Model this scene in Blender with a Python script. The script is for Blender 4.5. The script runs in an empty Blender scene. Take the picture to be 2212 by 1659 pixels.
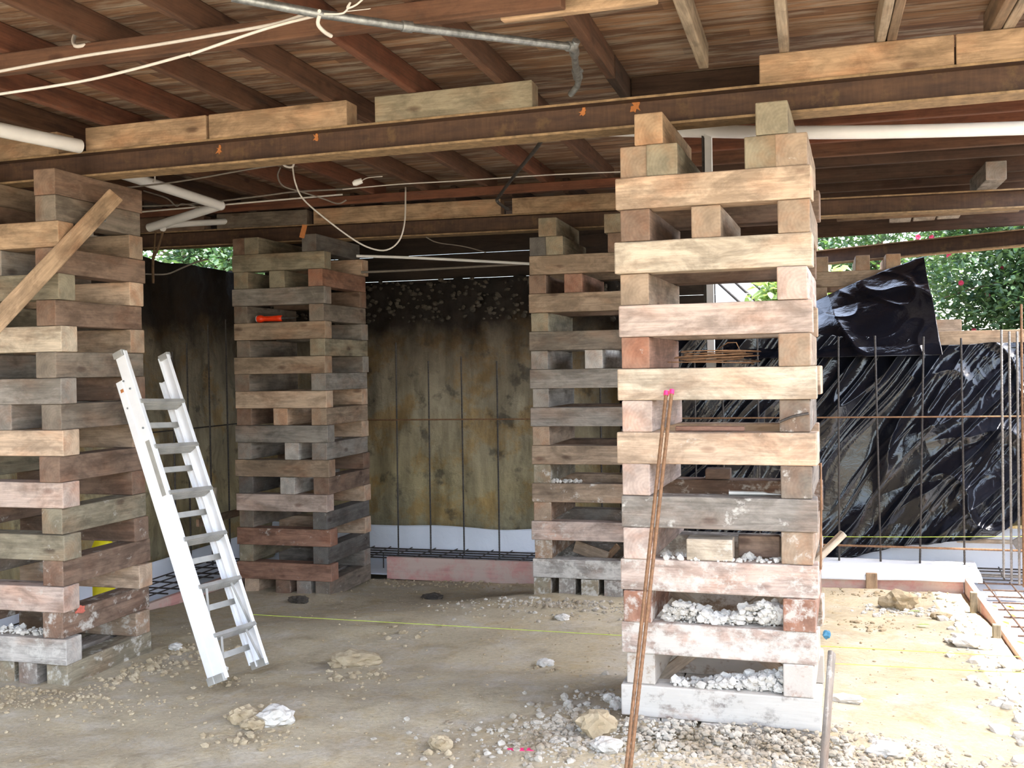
import bpy, math, random
from math import sin, cos, pi, radians, sqrt
from mathutils import Vector, Matrix, noise

random.seed(7)
R = random.Random(11)
scn = bpy.context.scene
COL = scn.collection

# ------------------------------------------------------------------ camera frame
F = 2250.0
EYE = Vector((0, 0, 1.7))
PIT, ROL, YAW = radians(0.82), radians(0.95), radians(16.1)
def _rows():
    cy, sy = cos(YAW), sin(YAW)
    M = Matrix(((cy, sy, 0), (0, 0, -1), (-sy, cy, 0)))          # world -> (right, down, forward)
    P = Matrix(((1, 0, 0), (0, cos(PIT), -sin(PIT)), (0, sin(PIT), cos(PIT))))
    Q = Matrix(((cos(ROL), sin(ROL), 0), (-sin(ROL), cos(ROL), 0), (0, 0, 1)))
    return Q @ P @ M
MR = _rows()
RIGHT, DOWN, FWD = Vector(MR[0]), Vector(MR[1]), Vector(MR[2])
def ray(px, py): return FWD + RIGHT * ((px - 1106) / F) + DOWN * ((py - 829.5) / F)
def PZ(px, py, z): r = ray(px, py); return EYE + r * ((z - EYE.z) / r.z)
def PY(px, py, y): r = ray(px, py); return EYE + r * (y / r.y)
def PX(px, py, x): r = ray(px, py); return EYE + r * (x / r.x)
def PD(px, py, d): return EYE + ray(px, py) * d
def proj(p):
    v = MR @ (Vector(p) - EYE); return (1106 + F * v.x / v.z, 829.5 + F * v.y / v.z)

def S(r, g, b):
    f = lambda c: (c / 255 / 12.92) if c / 255 <= .04045 else ((c / 255 + .055) / 1.055) ** 2.4
    return (f(r), f(g), f(b))

# ------------------------------------------------------------------ node helpers
class NT:
    def __init__(s, name):
        s.m = bpy.data.materials.new(name); s.m.use_nodes = True
        s.t = s.m.node_tree; s.t.nodes.clear()
        s.out = s.t.nodes.new('ShaderNodeOutputMaterial')
        s.b = s.t.nodes.new('ShaderNodeBsdfPrincipled')
        s.t.links.new(s.b.outputs[0], s.out.inputs[0])
    def n(s, typ, **kw):
        nd = s.t.nodes.new(typ)
        for k, v in kw.items():
            if k in nd.inputs: s.set(nd.inputs[k], v)
            else: setattr(nd, k, v)
        return nd
    def set(s, inp, v):
        if isinstance(v, bpy.types.NodeSocket): s.t.links.new(v, inp)
        else:
            if isinstance(v, tuple) and len(v) == 3 and inp.type == 'RGBA': v = v + (1,)
            inp.default_value = v
    def P(s, **kw):
        for k, v in kw.items(): s.set(s.b.inputs[k.replace('_', ' ')], v)
    def mapping(s, vec, scale=(1, 1, 1), loc=(0, 0, 0), rot=(0, 0, 0)):
        nd = s.n('ShaderNodeMapping'); s.set(nd.inputs['Vector'], vec)
        nd.inputs['Scale'].default_value = scale; nd.inputs['Location'].default_value = loc
        nd.inputs['Rotation'].default_value = rot
        return nd.outputs[0]
    def noise(s, vec, scale=5, detail=4, rough=.55, dist=0):
        nd = s.n('ShaderNodeTexNoise', Scale=scale, Detail=detail, Roughness=rough, Distortion=dist)
        s.set(nd.inputs['Vector'], vec); return nd.outputs['Fac']
    def ramp(s, fac, stops):
        nd = s.n('ShaderNodeValToRGB'); s.set(nd.inputs[0], fac)
        e = nd.color_ramp.elements
        while len(e) < len(stops): e.new(.5)
        for el, (p, c) in zip(e, stops):
            el.position = p; el.color = (c, c, c, 1) if not isinstance(c, tuple) else tuple(c) + (1,)
        return nd.outputs[0]
    def mix(s, fac, a, b, mode='MIX'):
        nd = s.n('ShaderNodeMix', data_type='RGBA', blend_type=mode)
        s.set(nd.inputs[0], fac); s.set(nd.inputs[6], a); s.set(nd.inputs[7], b); return nd.outputs[2]
    def math(s, op, a, b=0.0, c=None):
        nd = s.n('ShaderNodeMath', operation=op); s.set(nd.inputs[0], a); s.set(nd.inputs[1], b)
        if c is not None: s.set(nd.inputs[2], c)
        return nd.outputs[0]
    def bump(s, h, strength=.3, dist=.01):
        nd = s.n('ShaderNodeBump', Strength=strength, Distance=dist); s.set(nd.inputs['Height'], h)
        s.set(s.b.inputs['Normal'], nd.outputs[0])
    def rvec(s):
        tc = s.n('ShaderNodeTexCoord'); oi = s.n('ShaderNodeObjectInfo')
        r = s.math('MULTIPLY', oi.outputs['Random'], 37.0)
        nd = s.n('ShaderNodeVectorMath', operation='ADD'); s.set(nd.inputs[0], tc.outputs['Object'])
        cb = s.n('ShaderNodeCombineXYZ'); [s.set(cb.inputs[i], r) for i in range(3)]
        s.set(nd.inputs[1], cb.outputs[0]); return nd.outputs[0], oi, tc

def m_wood(name, grainlen=1.0, stain=.7, contrast=1.0, fixed=None, rough=.85):
    mats_dark = contrast > 1
    t = NT(name); v, oi, tc = t.rvec()
    base = fixed if fixed else oi.outputs['Color']
    warp = t.noise(t.mapping(v, (1.6 * grainlen, 4, 4)), 1.0, 3)
    g = t.noise(t.mapping(v, (1.5 * grainlen, 16, 16)), 1.6, 5, .6, .8)
    fine = t.noise(t.mapping(v, (6, 130, 130)), 1.0, 3, .6)
    c = t.mix(1.0, base, t.ramp(g, [(.28, .66 if contrast == 1 else .45), (.5, .98), (.72, 1.14)]), 'MULTIPLY')
    c = t.mix(.55, c, t.ramp(fine, [(.3, .62), (.65, 1.1)]), 'MULTIPLY')
    big = t.ramp(t.noise(t.mapping(v, (2.6, 6, 6), (4, 2, 7)), 1.3, 8, .7, .5), [(.44, 0.0), (.6, 1.0)])
    gs = t.mix(.72, c, t.mix(1.0, base, S(128, 122, 112), 'MULTIPLY'))
    c = t.mix(t.math('MULTIPLY', big, stain), c, gs)
    blot = t.ramp(t.noise(t.mapping(v, (5, 9, 9), (7, 1, 2)), 1.2, 8, .7, .4), [(.36, .72), (.5, 1.0), (.66, 1.1)])
    c = t.mix(.8, c, blot, 'MULTIPLY')
    sm = t.ramp(t.noise(t.mapping(v, (3, 12, 12), (3, 5, 8)), 1.4, 7, .7), [(.6, 0.0), (.7, 1.0)])
    c = t.mix(t.math('MULTIPLY', sm, .4 if mats_dark else .28), c, S(84, 74, 66))
    red = t.ramp(t.noise(t.mapping(v, (2.5, 6, 6), (1, 9, 3)), 1.1, 4), [(.5, 0.0), (.7, 1.0)])
    c = t.mix(t.math('MULTIPLY', red, .42), c, t.mix(1.0, c, S(250, 206, 176), 'MULTIPLY'))
    vo = t.n('ShaderNodeTexVoronoi', Scale=1.0); t.set(vo.inputs['Vector'], t.mapping(v, (3.1, 7, 7)))
    kn = t.ramp(vo.outputs['Distance'], [(.06, 1.0), (.12, .55), (.16, 0.0)])
    c = t.mix(t.math('MULTIPLY', kn, .6), c, t.mix(1.0, c, S(120, 80, 60), 'MULTIPLY'))
    # cement dust and mortar splashes, amount per object (alpha)
    dn = t.noise(t.mapping(v, (7, 9, 9)), 1.3, 8, .72)
    thr = t.math('SUBTRACT', 1.02, t.math('MULTIPLY', oi.outputs['Alpha'], .62))
    d = t.math('MULTIPLY', t.math('SUBTRACT', dn, t.math('MULTIPLY', thr, .68)), 9.0)
    d = t.ramp(d, [(0.0, 0.0), (1.0, 1.0)])
    c = t.mix(t.math('MULTIPLY', d, .8), c, S(206, 201, 192))
    t.P(Base_Color=c, Roughness=rough)
    t.bump(t.math('ADD', t.math('MULTIPLY', g, .6), t.math('MULTIPLY', fine, .5)), .35, .004)
    return t.m

def m_end(name, fixed=None):
    t = NT(name); v, oi, tc = t.rvec()
    base = fixed if fixed else oi.outputs['Color']
    w = t.n('ShaderNodeTexWave', wave_type='RINGS', rings_direction='X', Scale=9, Distortion=3, Detail=3)
    t.set(w.inputs['Vector'], t.mapping(tc.outputs['Object'], (1, 2.2, 2.2), (0, .11, .06)))
    c = t.mix(.2, base, t.ramp(w.outputs[1], [(0, .6), (1, 1.02)]), 'MULTIPLY')
    b = t.ramp(t.noise(v, 11, 6, .65), [(.35, .55), (.62, 1.05)])
    c = t.mix(.75, c, b, 'MULTIPLY')
    rd = t.ramp(t.noise(v, 6, 4, .6), [(.45, 0.0), (.65, 1.0)])
    c = t.mix(t.math('MULTIPLY', rd, .45), c, t.mix(1.0, c, S(250, 196, 160), 'MULTIPLY'))
    dn = t.noise(v, 14, 8, .72)
    thr = t.math('SUBTRACT', 1.0, t.math('MULTIPLY', oi.outputs['Alpha'], .62))
    d = t.ramp(t.math('MULTIPLY', t.math('SUBTRACT', dn, t.math('MULTIPLY', thr, .68)), 9.0), [(0.0, 0.0), (1.0, 1.0)])
    c = t.mix(t.math('MULTIPLY', d, .75), c, S(202, 197, 188))
    t.P(Base_Color=c, Roughness=.9)
    t.bump(t.noise(v, 60, 4, .7), .4, .004)
    return t.m

def m_plain(name, col, rough=.6, metal=0.0, nz=.12, nscale=20, bump=0.0, coat=0.0):
    t = NT(name); tc = t.n('ShaderNodeTexCoord')
    n = t.noise(tc.outputs['Object'], nscale, 5, .6)
    c = t.mix(1.0, col, t.ramp(n, [(.3, 1 - nz * 2), (.7, 1 + nz)]), 'MULTIPLY')
    t.P(Base_Color=c, Roughness=rough, Metallic=metal, Coat_Weight=coat)
    if bump: t.bump(n, bump, .005)
    return t.m

M = {}
M['wood'] = m_wood('crib_wood'); M['end'] = m_end('crib_end_grain')
M['old'] = m_wood('old_framing_wood', .5, .3, 1.3, None, .9); 
M['pipe'] = m_plain('white_plastic', S(232, 231, 230), .35, 0, .04, 6)
M['cable'] = m_plain('cable_sheath', S(196, 190, 184), .5, 0, .05, 30)
M['greycable'] = m_plain('grey_cable', S(120, 112, 104), .6, 0, .1, 30)
M['galv'] = m_plain('galvanised', S(150, 154, 156), .42, .75, .25, 30)
M['darkpipe'] = m_plain('dark_pipe', S(70, 66, 64), .6, .3, .25, 30)
M['bar'] = m_plain('rebar_dark', S(78, 72, 68), .6, .35, .3, 60)
M['rustbar'] = m_plain('rebar_rust', S(138, 102, 72), .7, .25, .2, 50, .1)
M['redspray'] = m_plain('red_spray', S(206, 110, 92), .8, 0, .15, 60)
M['greybar'] = m_plain('rebar_grey', S(150, 144, 138), .5, .3, .2, 40)
M['brownbar'] = m_plain('rebar_brown', S(98, 76, 62), .7, .2, .3, 40)
M['alu'] = m_plain('aluminium', S(244, 244, 246), .35, .25, .04, 5)
M['alu2'] = m_plain('worn_aluminium', S(176, 174, 168), .5, .45, .12, 9)
M['orange'] = m_plain('orange_plastic', S(236, 62, 22), .35, 0, .05)
M['paint'] = m_plain('orange_spray', S(178, 112, 60), .8, 0, .1, 60)
M['pink'] = m_plain('pink_paint', S(255, 60, 130), .6, 0, .05)
M['string'] = m_plain('builders_line', S(205, 225, 90), .6, 0, .05)
M['petal'] = m_plain('petal', S(214, 78, 112), .6, 0, .15)
M['yellow'] = m_plain('yellow_plastic', S(240, 225, 20), .4, 0, .05)
M['blue'] = m_plain('blue_wrap', S(60, 120, 150), .5, 0, .1)
M['strap'] = m_plain('brown_strap', S(96, 74, 52), .85, 0, .2)
M['white'] = m_plain('white_painted_board', S(225, 226, 226), .55, 0, .06, 12)
M['brown'] = m_plain('brown_block', S(120, 72, 48), .85, 0, .3, 30)

def m_steel():
    t = NT('rusted_steel'); tc = t.n('ShaderNodeTexCoord')
    n1 = t.noise(t.mapping(tc.outputs['Object'], (2, 8, 8)), 2, 6, .65)
    n2 = t.noise(t.mapping(tc.outputs['Object'], (30, 30, 3)), 2, 4, .6)
    c = t.mix(t.ramp(n1, [(.35, 0.0), (.7, 1.0)]), S(70, 50, 40), S(96, 70, 52))
    c = t.mix(.5, c, t.ramp(n2, [(.3, .6), (.7, 1.15)]), 'MULTIPLY')
    c = t.mix(t.ramp(t.noise(tc.outputs['Object'], 7, 6, .7), [(.56, 0.0), (.72, .7)]), c, S(116, 92, 60))
    t.P(Base_Color=c, Roughness=.72, Metallic=.15); t.bump(n2, .2, .002); return t.m
M['steel'] = m_steel()
M['flange'] = m_plain('bounce_lit_flange', S(150, 124, 92), .75, .1, .25, 18, .2); M['gap_shade'] = m_wood('gap_shade_wood', 1, .5, 1.3, S(58, 46, 38) + (1,))  # lighter flange tan paints in light bounced up from the ground

def m_boards():
    t = NT('floorboard_underside'); tc = t.n('ShaderNodeTexCoord'); v = tc.outputs['Object']
    sx = t.n('ShaderNodeSeparateXYZ'); t.set(sx.inputs[0], v)
    idx = t.math('FLOOR', t.math('DIVIDE', sx.outputs['Y'], .1))
    joint = t.math('FLOOR', t.math('DIVIDE', t.math('ADD', sx.outputs['X'], t.math('MULTIPLY', idx, 1.37)), 2.4))
    cb = t.n('ShaderNodeCombineXYZ'); t.set(cb.inputs[0], idx); t.set(cb.inputs[1], joint)
    wn = t.n('ShaderNodeTexWhiteNoise', noise_dimensions='3D'); t.set(wn.inputs['Vector'], cb.outputs[0])
    g = t.noise(t.mapping(v, (1.1, 22, 1)), 1.6, 6, .65, .5)
    c = t.mix(wn.outputs['Value'], S(92, 64, 46), S(136, 102, 74))
    c = t.mix(1.0, c, t.ramp(g, [(.3, .5), (.5, .95), (.7, 1.2)]), 'MULTIPLY')
    pale = t.ramp(t.noise(t.mapping(v, (1.6, 9, 1)), 1.5, 6, .7), [(.47, 0.0), (.64, 1.0)])
    c = t.mix(t.math('MULTIPLY', pale, .7), c, S(158, 146, 130))
    fr = t.math('FRACT', t.math('DIVIDE', sx.outputs['Y'], .1))
    c = t.mix(t.ramp(fr, [(0, .25), (.05, 1.0), (.95, 1.0), (1, .25)]), (0.008, .005, .003), c)
    t.P(Base_Color=c, Roughness=.9); t.bump(g, .4, .004); return t.m
M['boards'] = m_boards()

def m_ground():
    t = NT('clay_ground'); tc = t.n('ShaderNodeTexCoord'); v = tc.outputs['Object']
    a = t.noise(t.mapping(v, (1, 1.8, 1)), .9, 8, .6); b = t.noise(v, 5, 8, .7, .5); f = t.noise(v, 38, 6, .7)
    c = t.mix(t.ramp(a, [(.38, 0.0), (.62, 1.0)]), S(178, 165, 140), S(197, 184, 156))
    c = t.mix(t.math('MULTIPLY', t.ramp(b, [(.5, 0.0), (.66, 1.0)]), .5), c, S(184, 160, 112))
    c = t.mix(t.math('MULTIPLY', t.ramp(t.noise(t.mapping(v, (1, 1, 1), (5, 3, 0)), 3, 8, .7), [(.5, 0.0), (.66, 1.0)]), .6), c, S(204, 198, 186))
    c = t.mix(t.math('MULTIPLY', t.ramp(t.noise(t.mapping(v, (1, 1, 1), (2, 8, 0)), 2.2, 7, .7), [(.54, 0.0), (.68, 1.0)]), .6), c, S(142, 126, 98))
    c = t.mix(.5, c, t.ramp(f, [(.32, .62), (.6, 1.1)]), 'MULTIPLY')
    sp = t.ramp(t.noise(v, 70, 3, .6), [(.63, 0.0), (.7, 1.0)])
    c = t.mix(t.math('MULTIPLY', sp, .5), c, S(204, 198, 186))
    t.P(Base_Color=c, Roughness=.92)
    t.bump(t.math('ADD', t.math('MULTIPLY', f, .5), b), .6, .02); return t.m
M['ground'] = m_ground()

def m_wall():
    t = NT('cut_clay_bank'); tc = t.n('ShaderNodeTexCoord'); v = tc.outputs['Object']
    sx = t.n('ShaderNodeSeparateXYZ'); t.set(sx.inputs[0], v)
    n = t.noise(v, 1.1, 7, .65); zz = t.math('ADD', sx.outputs['Z'], t.math('MULTIPLY', t.math('SUBTRACT', n, .5), .9))
    c = t.ramp(t.math('DIVIDE', zz, 3.0), [(.0, S(160, 150, 122)), (.16, S(186, 170, 130)), (.42, S(166, 154, 130)), (.62, S(128, 116, 98)), (.74, S(48, 40, 34)), (.9, S(40, 34, 30))])
    y = t.ramp(t.noise(v, 2.3, 6, .7), [(.5, 0.0), (.6, 1.0)])
    c = t.mix(t.math('MULTIPLY', y, .55), c, t.mix(1.0, c, S(255, 214, 130), 'MULTIPLY'))
    st = t.ramp(t.noise(t.mapping(v, (5, 5, .7)), 1.5, 6, .7), [(.35, .45), (.6, 1.1)])
    c = t.mix(.7, c, st, 'MULTIPLY')
    c = t.mix(t.math('MULTIPLY', t.ramp(t.noise(t.mapping(v, (1, 1, 1), (3, 3, 3)), 4.2, 5, .6), [(.58, 0.0), (.66, 1.0)]), .6), c, S(52, 48, 46))
    t.P(Base_Color=c, Roughness=.95); t.bump(t.noise(v, 9, 8, .7), .8, .04); return t.m
M['earth'] = m_wall()

def m_rubble(name, a, b):
    t = NT(name); tc = t.n('ShaderNodeTexCoord'); v = tc.outputs['Object']
    c = t.mix(t.ramp(t.noise(v, 6, 5, .65), [(.35, 0.0), (.65, 1.0)]), a, b)
    t.P(Base_Color=c, Roughness=.95); t.bump(t.noise(v, 50, 6, .7), .7, .01); return t.m
M['rubble'] = m_rubble('concrete_rubble', S(226, 222, 214), S(196, 190, 180))
M['gravel'] = m_rubble('loose_gravel', S(202, 196, 184), S(146, 132, 110))
M['stone'] = m_rubble('clay_stone', S(190, 174, 146), S(160, 142, 112))
M['bankstone'] = m_rubble('bank_stone', S(92, 83, 72), S(60, 54, 48))

def m_black():
    t = NT('black_polythene'); tc = t.n('ShaderNodeTexCoord')
    n = t.noise(tc.outputs['Object'], 9, 5, .6)
    t.P(Base_Color=t.mix(n, (.003, .0035, .006), (.008, .009, .014)), Roughness=.12, Specular_IOR_Level=.5)
    t.bump(t.noise(t.mapping(tc.outputs['Object'], (1, 1, 1)), 11, 4, .6, .8), .13, .03); return t.m
M['black'] = m_black()
def m_whitesheet():
    t = NT('white_polythene'); tc = t.n('ShaderNodeTexCoord')
    t.P(Base_Color=S(232, 236, 244), Roughness=.35); t.bump(t.noise(tc.outputs['Object'], 6, 5, .6, .6), .35, .03); return t.m
M['sheet'] = m_whitesheet()
def m_pinkboard():
    t = NT('pink_treated_board'); v, oi, tc = t.rvec()
    g = t.noise(t.mapping(v, (1.5, 22, 22)), 1.5, 5, .6)
    c = t.mix(1.0, S(208, 156, 146), t.ramp(g, [(.3, .8), (.7, 1.1)]), 'MULTIPLY')
    c = t.mix(t.math('MULTIPLY', t.ramp(t.noise(v, 3, 5, .7), [(.4, 0.0), (.54, 1.0)]), .75), c, S(206, 188, 174))
    t.P(Base_Color=c, Roughness=.85); return t.m
M['pinkboard'] = m_pinkboard()
def m_leaf(name, a, b):
    t = NT(name); tc = t.n('ShaderNodeTexCoord'); v = tc.outputs['Object']
    c = t.mix(t.ramp(t.noise(v, 7, 3, .6), [(.35, 0.0), (.65, 1.0)]), a, b)
    t.P(Base_Color=c, Roughness=.4)
    tr = t.n('ShaderNodeBsdfTranslucent'); t.set(tr.inputs[0], t.mix(1.0, c, (1.3, 1.5, .6, 1), 'MULTIPLY'))
    mx = t.n('ShaderNodeMixShader'); mx.inputs[0].default_value = .35
    t.t.links.new(t.b.outputs[0], mx.inputs[1]); t.t.links.new(tr.outputs[0], mx.inputs[2]); t.t.links.new(mx.outputs[0], t.out.inputs[0])
    return t.m
M['leaf'] = m_leaf('camellia_leaf', S(52, 80, 62), S(98, 122, 84)); M['leaf2'] = m_leaf('pale_leaf', S(150, 168, 120), S(196, 204, 160))
M['bark'] = m_plain('bark', S(110, 92, 74), .95, 0, .25, 20, .5)

# ------------------------------------------------------------------ mesh builder
class MB:
    def __init__(s): s.v = []; s.f = []; s.mi = []; s.mats = []; s.sm = []
    def mat(s, m):
        if m not in s.mats: s.mats.append(m)
        return s.mats.index(m)
    def add(s, vs, fs, m, smooth=False):
        o = len(s.v); s.v += [tuple(v) for v in vs]; k = s.mat(m)
        for f in fs: s.f.append(tuple(i + o for i in f)); s.mi.append(k); s.sm.append(smooth)
    def box(s, c, d, m, rot=None, end=None, jit=0):
        x, y, z = d[0] / 2, d[1] / 2, d[2] / 2
        vs = [Vector((a * x, b * y, e * z)) for a in (-1, 1) for b in (-1, 1) for e in (-1, 1)]
        if jit: vs = [v + Vector([R.uniform(-jit, jit) for _ in range(3)]) for v in vs]
        if rot is not None: vs = [rot @ v for v in vs]
        vs = [v + Vector(c) for v in vs]
        fs = [(0, 1, 3, 2), (4, 6, 7, 5), (0, 4, 5, 1), (2, 3, 7, 6), (0, 2, 6, 4), (1, 5, 7, 3)]
        s.add(vs, fs[2:], m); s.add(vs, fs[:2], end or m)
    def tube(s, pts, r, m, n=8, cap=True, smooth=True):
        pts = [Vector(p) for p in pts]; N = len(pts); rs = r if isinstance(r, (list, tuple)) else [r] * N
        up = None; vs = []
        for i, p in enumerate(pts):
            t = (pts[min(i + 1, N - 1)] - pts[max(i - 1, 0)]).normalized()
            if up is None:
                a = Vector((0, 0, 1)) if abs(t.z) < .9 else Vector((1, 0, 0)); up = (a - t * a.dot(t)).normalized()
            else: up = (up - t * up.dot(t)).normalized()
            sd = t.cross(up)
            for k in range(n):
                an = 2 * pi * k / n; vs.append(p + (up * cos(an) + sd * sin(an)) * rs[i])
        fs = [(i * n + k, i * n + (k + 1) % n, (i + 1) * n + (k + 1) % n, (i + 1) * n + k) for i in range(N - 1) for k in range(n)]
        s.add(vs, fs, m, smooth)
        if cap: s.add([vs[k] for k in range(n)], [tuple(range(n))[::-1]], m); s.add(vs[-n:], [tuple(range(n))], m)
    def prof(s, pts, poly, m, up=(0, 0, 1)):
        a, b = Vector(pts[0]), Vector(pts[1]); t = (b - a).normalized(); u = Vector(up); u = (u - t * u.dot(t)).normalized(); sd = u.cross(t)
        n = len(poly); vs = [p + sd * q[0] + u * q[1] for p in (a, b) for q in poly]
        s.add(vs, [(k, (k + 1) % n, n + (k + 1) % n, n + k) for k in range(n)], m)
        s.add(vs, [tuple(range(n))[::-1], tuple(range(n, 2 * n))], m)
    def rock(s, c, r, m, sq=(1, 1, .7), seed=0, sub=1):
        vs, fs = ICO[sub]; sd = Vector((seed * 3.1, seed * 1.7, seed * 5.3)); out = []
        for v in vs:
            k = 1 + .55 * noise.noise(v * 1.1 + sd) + .25 * noise.noise(v * 2.7 + sd)
            out.append(Vector(c) + Vector((v.x * sq[0], v.y * sq[1], v.z * sq[2])) * (r * k))
        s.add(out, fs, m, False)
    def build(s, name, parent=None, color=None, origin=None, bevel=0, smooth=False):
        me = bpy.data.meshes.new(name); o0 = Vector(origin) if origin is not None else Vector((0, 0, 0))
        me.from_pydata([tuple(Vector(v) - o0) for v in s.v], [], s.f)
        for m in s.mats: me.materials.append(m)
        me.polygons.foreach_set('material_index', s.mi); me.polygons.foreach_set('use_smooth', s.sm); me.update()
        o = bpy.data.objects.new(name, me); COL.objects.link(o); o.location = o0
        if parent: o.parent = parent; o.location = o0 - parent.location if parent.type == 'EMPTY' or True else o0
        if color is not None: o.color = color
        if bevel:
            b = o.modifiers.new('bevel', 'BEVEL'); b.width = bevel; b.segments = 2; b.limit_method = 'ANGLE'
        return o
import bmesh
ICO = {}
for k in (1, 2, 3):
    bm = bmesh.new(); bmesh.ops.create_icosphere(bm, subdivisions=k, radius=1)
    ICO[k] = ([v.co.copy() for v in bm.verts], [tuple(v.index for v in f.verts) for f in bm.faces]); bm.free()

def tag(o, label, cat, group=None, kind=None):
    o['label'] = label; o['category'] = cat
    if group: o['group'] = group
    if kind: o['kind'] = kind
    return o
def struct(o, label=None):
    o['kind'] = 'structure'
    if label: o['label'] = label
    return o
def empty(name, loc, label, cat, group=None):
    o = bpy.data.objects.new(name, None); COL.objects.link(o); o.location = loc; o.empty_display_size = .1
    return tag(o, label, cat, group)
def smoothpts(pts, n=6):
    pts = [Vector(p) for p in pts]; out = []
    for i in range(len(pts) - 1):
        p0 = pts[max(i - 1, 0)]; p1 = pts[i]; p2 = pts[i + 1]; p3 = pts[min(i + 2, len(pts) - 1)]
        for k in range(n):
            t = k / n
            out.append(.5 * ((2 * p1) + (p2 - p0) * t + (2 * p0 - 5 * p1 + 4 * p2 - p3) * t * t + (3 * p1 - p0 - 3 * p2 + p3) * t ** 3))
    return out + [pts[-1]]

# ------------------------------------------------------------------ timber
def timber(name, center, L, W, H, rotz, col, dust=.1, wane=None, mats=('wood', 'end'), tilt=0.0, pitch=0.0, parent=None, rough=.0025):
    """squared timber, long axis local X, slightly out of true, ends in end grain"""
    bm = bmesh.new(); nx = max(3, int(L / .15))
    rings = []
    sd = Vector((R.uniform(0, 99), R.uniform(0, 99), 0))
    cut = R.uniform(-.004, .004)
    for i in range(nx + 1):
        x = -L / 2 + L * i / nx; ring = []
        for (a, b) in ((-1, -1), (1, -1), (1, 1), (-1, 1)):
            j = Vector((noise.noise(Vector((x * 4, a * 3, b * 7)) + sd), noise.noise(Vector((x * 4, a * 9, b * 2)) + sd))) * rough
            y, z = a * W / 2 + j.x, b * H / 2 + (j.y if b > 0 else 0)
            if wane and (a, b) == wane[0] and (x - wane[1]) * wane[2] > 0: y -= a * .035; z -= b * .03
            ring.append(bm.verts.new((x + (cut * a if i in (0, nx) else 0), y, z)))
        rings.append(ring)
    for i in range(nx):
        for k in range(4):
            bm.faces.new((rings[i][k], rings[i][(k + 1) % 4], rings[i + 1][(k + 1) % 4], rings[i + 1][k]))
    e1 = bm.faces.new(rings[0][::-1]); e2 = bm.faces.new(rings[-1]); e1.material_index = e2.material_index = 1
    bmesh.ops.recalc_face_normals(bm, faces=bm.faces)
    me = bpy.data.meshes.new(name); bm.to_mesh(me); bm.free()
    me.materials.append(M[mats[0]]); me.materials.append(M[mats[1]])
    o = bpy.data.objects.new(name, me); COL.objects.link(o)
    o.location = center; o.rotation_euler = (tilt, pitch, rotz); o.color = (col[0], col[1], col[2], dust)
    b = o.modifiers.new('bevel', 'BEVEL'); b.width = .006; b.segments = 2; b.limit_method = 'ANGLE'; b.angle_limit = radians(50)
    if parent: o.parent = parent
    return o

PAL = {'pale': S(201, 185, 164), 'peach': S(201, 175, 150), 'honey': S(180, 151, 121), 'tan': S(165, 143, 121), 'grey': S(148, 140, 131),
       'brown': S(135, 111, 94), 'greyish brown': S(133, 121, 108), 'reddish': S(159, 120, 100), 'dark grey': S(107, 102, 97), 'olive': S(150, 140, 119), 'pinkish': S(196, 175, 162), 'whitened': S(191, 184, 176)}
ORD = ['top', 'second', 'third', 'fourth', 'fifth', 'sixth', 'seventh', 'eighth', 'ninth', 'tenth', 'eleventh', 'twelfth', 'thirteenth', 'fourteenth', 'fifteenth', 'sixteenth', 'seventeenth', 'eighteenth', 'nineteenth', 'twentieth', 'twenty-first']
HR = .1485
def crib(tname, X0, Y0, L, top, first_cross, nrows, front_cols, side_cols, dustf, sideX=None, LY=None, seed=1, W=.14, rot=0.0):
    LY = LY or L; cx0, cy0, rr0 = X0 + L / 2, Y0 + LY / 2, radians(rot)
    def turn(o):
        if rot:
            dx, dy = o.location.x - cx0, o.location.y - cy0
            o.location.x = cx0 + dx * cos(rr0) - dy * sin(rr0); o.location.y = cy0 + dx * sin(rr0) + dy * cos(rr0); o.rotation_euler.z += rr0
    global R
    R = random.Random(seed); grp = 'timbers of the ' + tname + ' crib tower'
    H = HR - .0012
    for r in range(nrows):
        zc = top - HR * (r + .5); dust = dustf(zc)
        row = ORD[r] + ' row' + (' down' if r else '')
        cross = r >= first_cross and (r - first_cross) % 2 == 0 and r < nrows - 1
        if cross:
            k = (r - first_cross) // 2
            for side in ('front', 'back'):
                cn = front_cols[k % len(front_cols)] if side == 'front' else R.choice(['tan', 'brown', 'grey', 'peach'])
                y = Y0 + W / 2 + R.uniform(-.008, .006) if side == 'front' else Y0 + LY - W / 2 + R.uniform(-.015, .015)
                o = timber('crib_timber', (X0 + L / 2 + R.uniform(-.006, .006), y, zc), L + R.uniform(-.012, .03), W, H, R.uniform(-.008, .008), PAL[cn], dust)
                turn(o); tag(o, '%s timber across the %s of the %s crib tower, %s' % (cn, side, tname, row), 'crib timber', grp)
        else:
            xs = (sideX or {}).get(r)
            if xs is None: xs = [(.012, None), (L - W - .01, None)]
            n = len(xs)
            for i, (x, cn) in enumerate(xs):
                cn = cn or R.choice(side_cols)
                where = {1: ['lone'], 2: ['left', 'right'], 3: ['left', 'middle', 'right']}.get(n) or ['leftmost', 'second from left', 'third from left', 'fourth from left', 'fifth from left', 'rightmost'][:n - 1] + ['rightmost']
                w = W + R.uniform(-.008, .006)
                o = timber('crib_timber', (X0 + x + w / 2 + R.uniform(-.004, .004), Y0 + LY / 2 + R.uniform(-.004, .018), zc), LY + R.uniform(-.02, .02), w, H, pi / 2 + R.uniform(-.006, .006), PAL[cn], dust)
                turn(o); tag(o, '%s end-on timber, %s, %s, %s crib tower' % (cn, where[i], row, tname), 'crib timber', grp)

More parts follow.
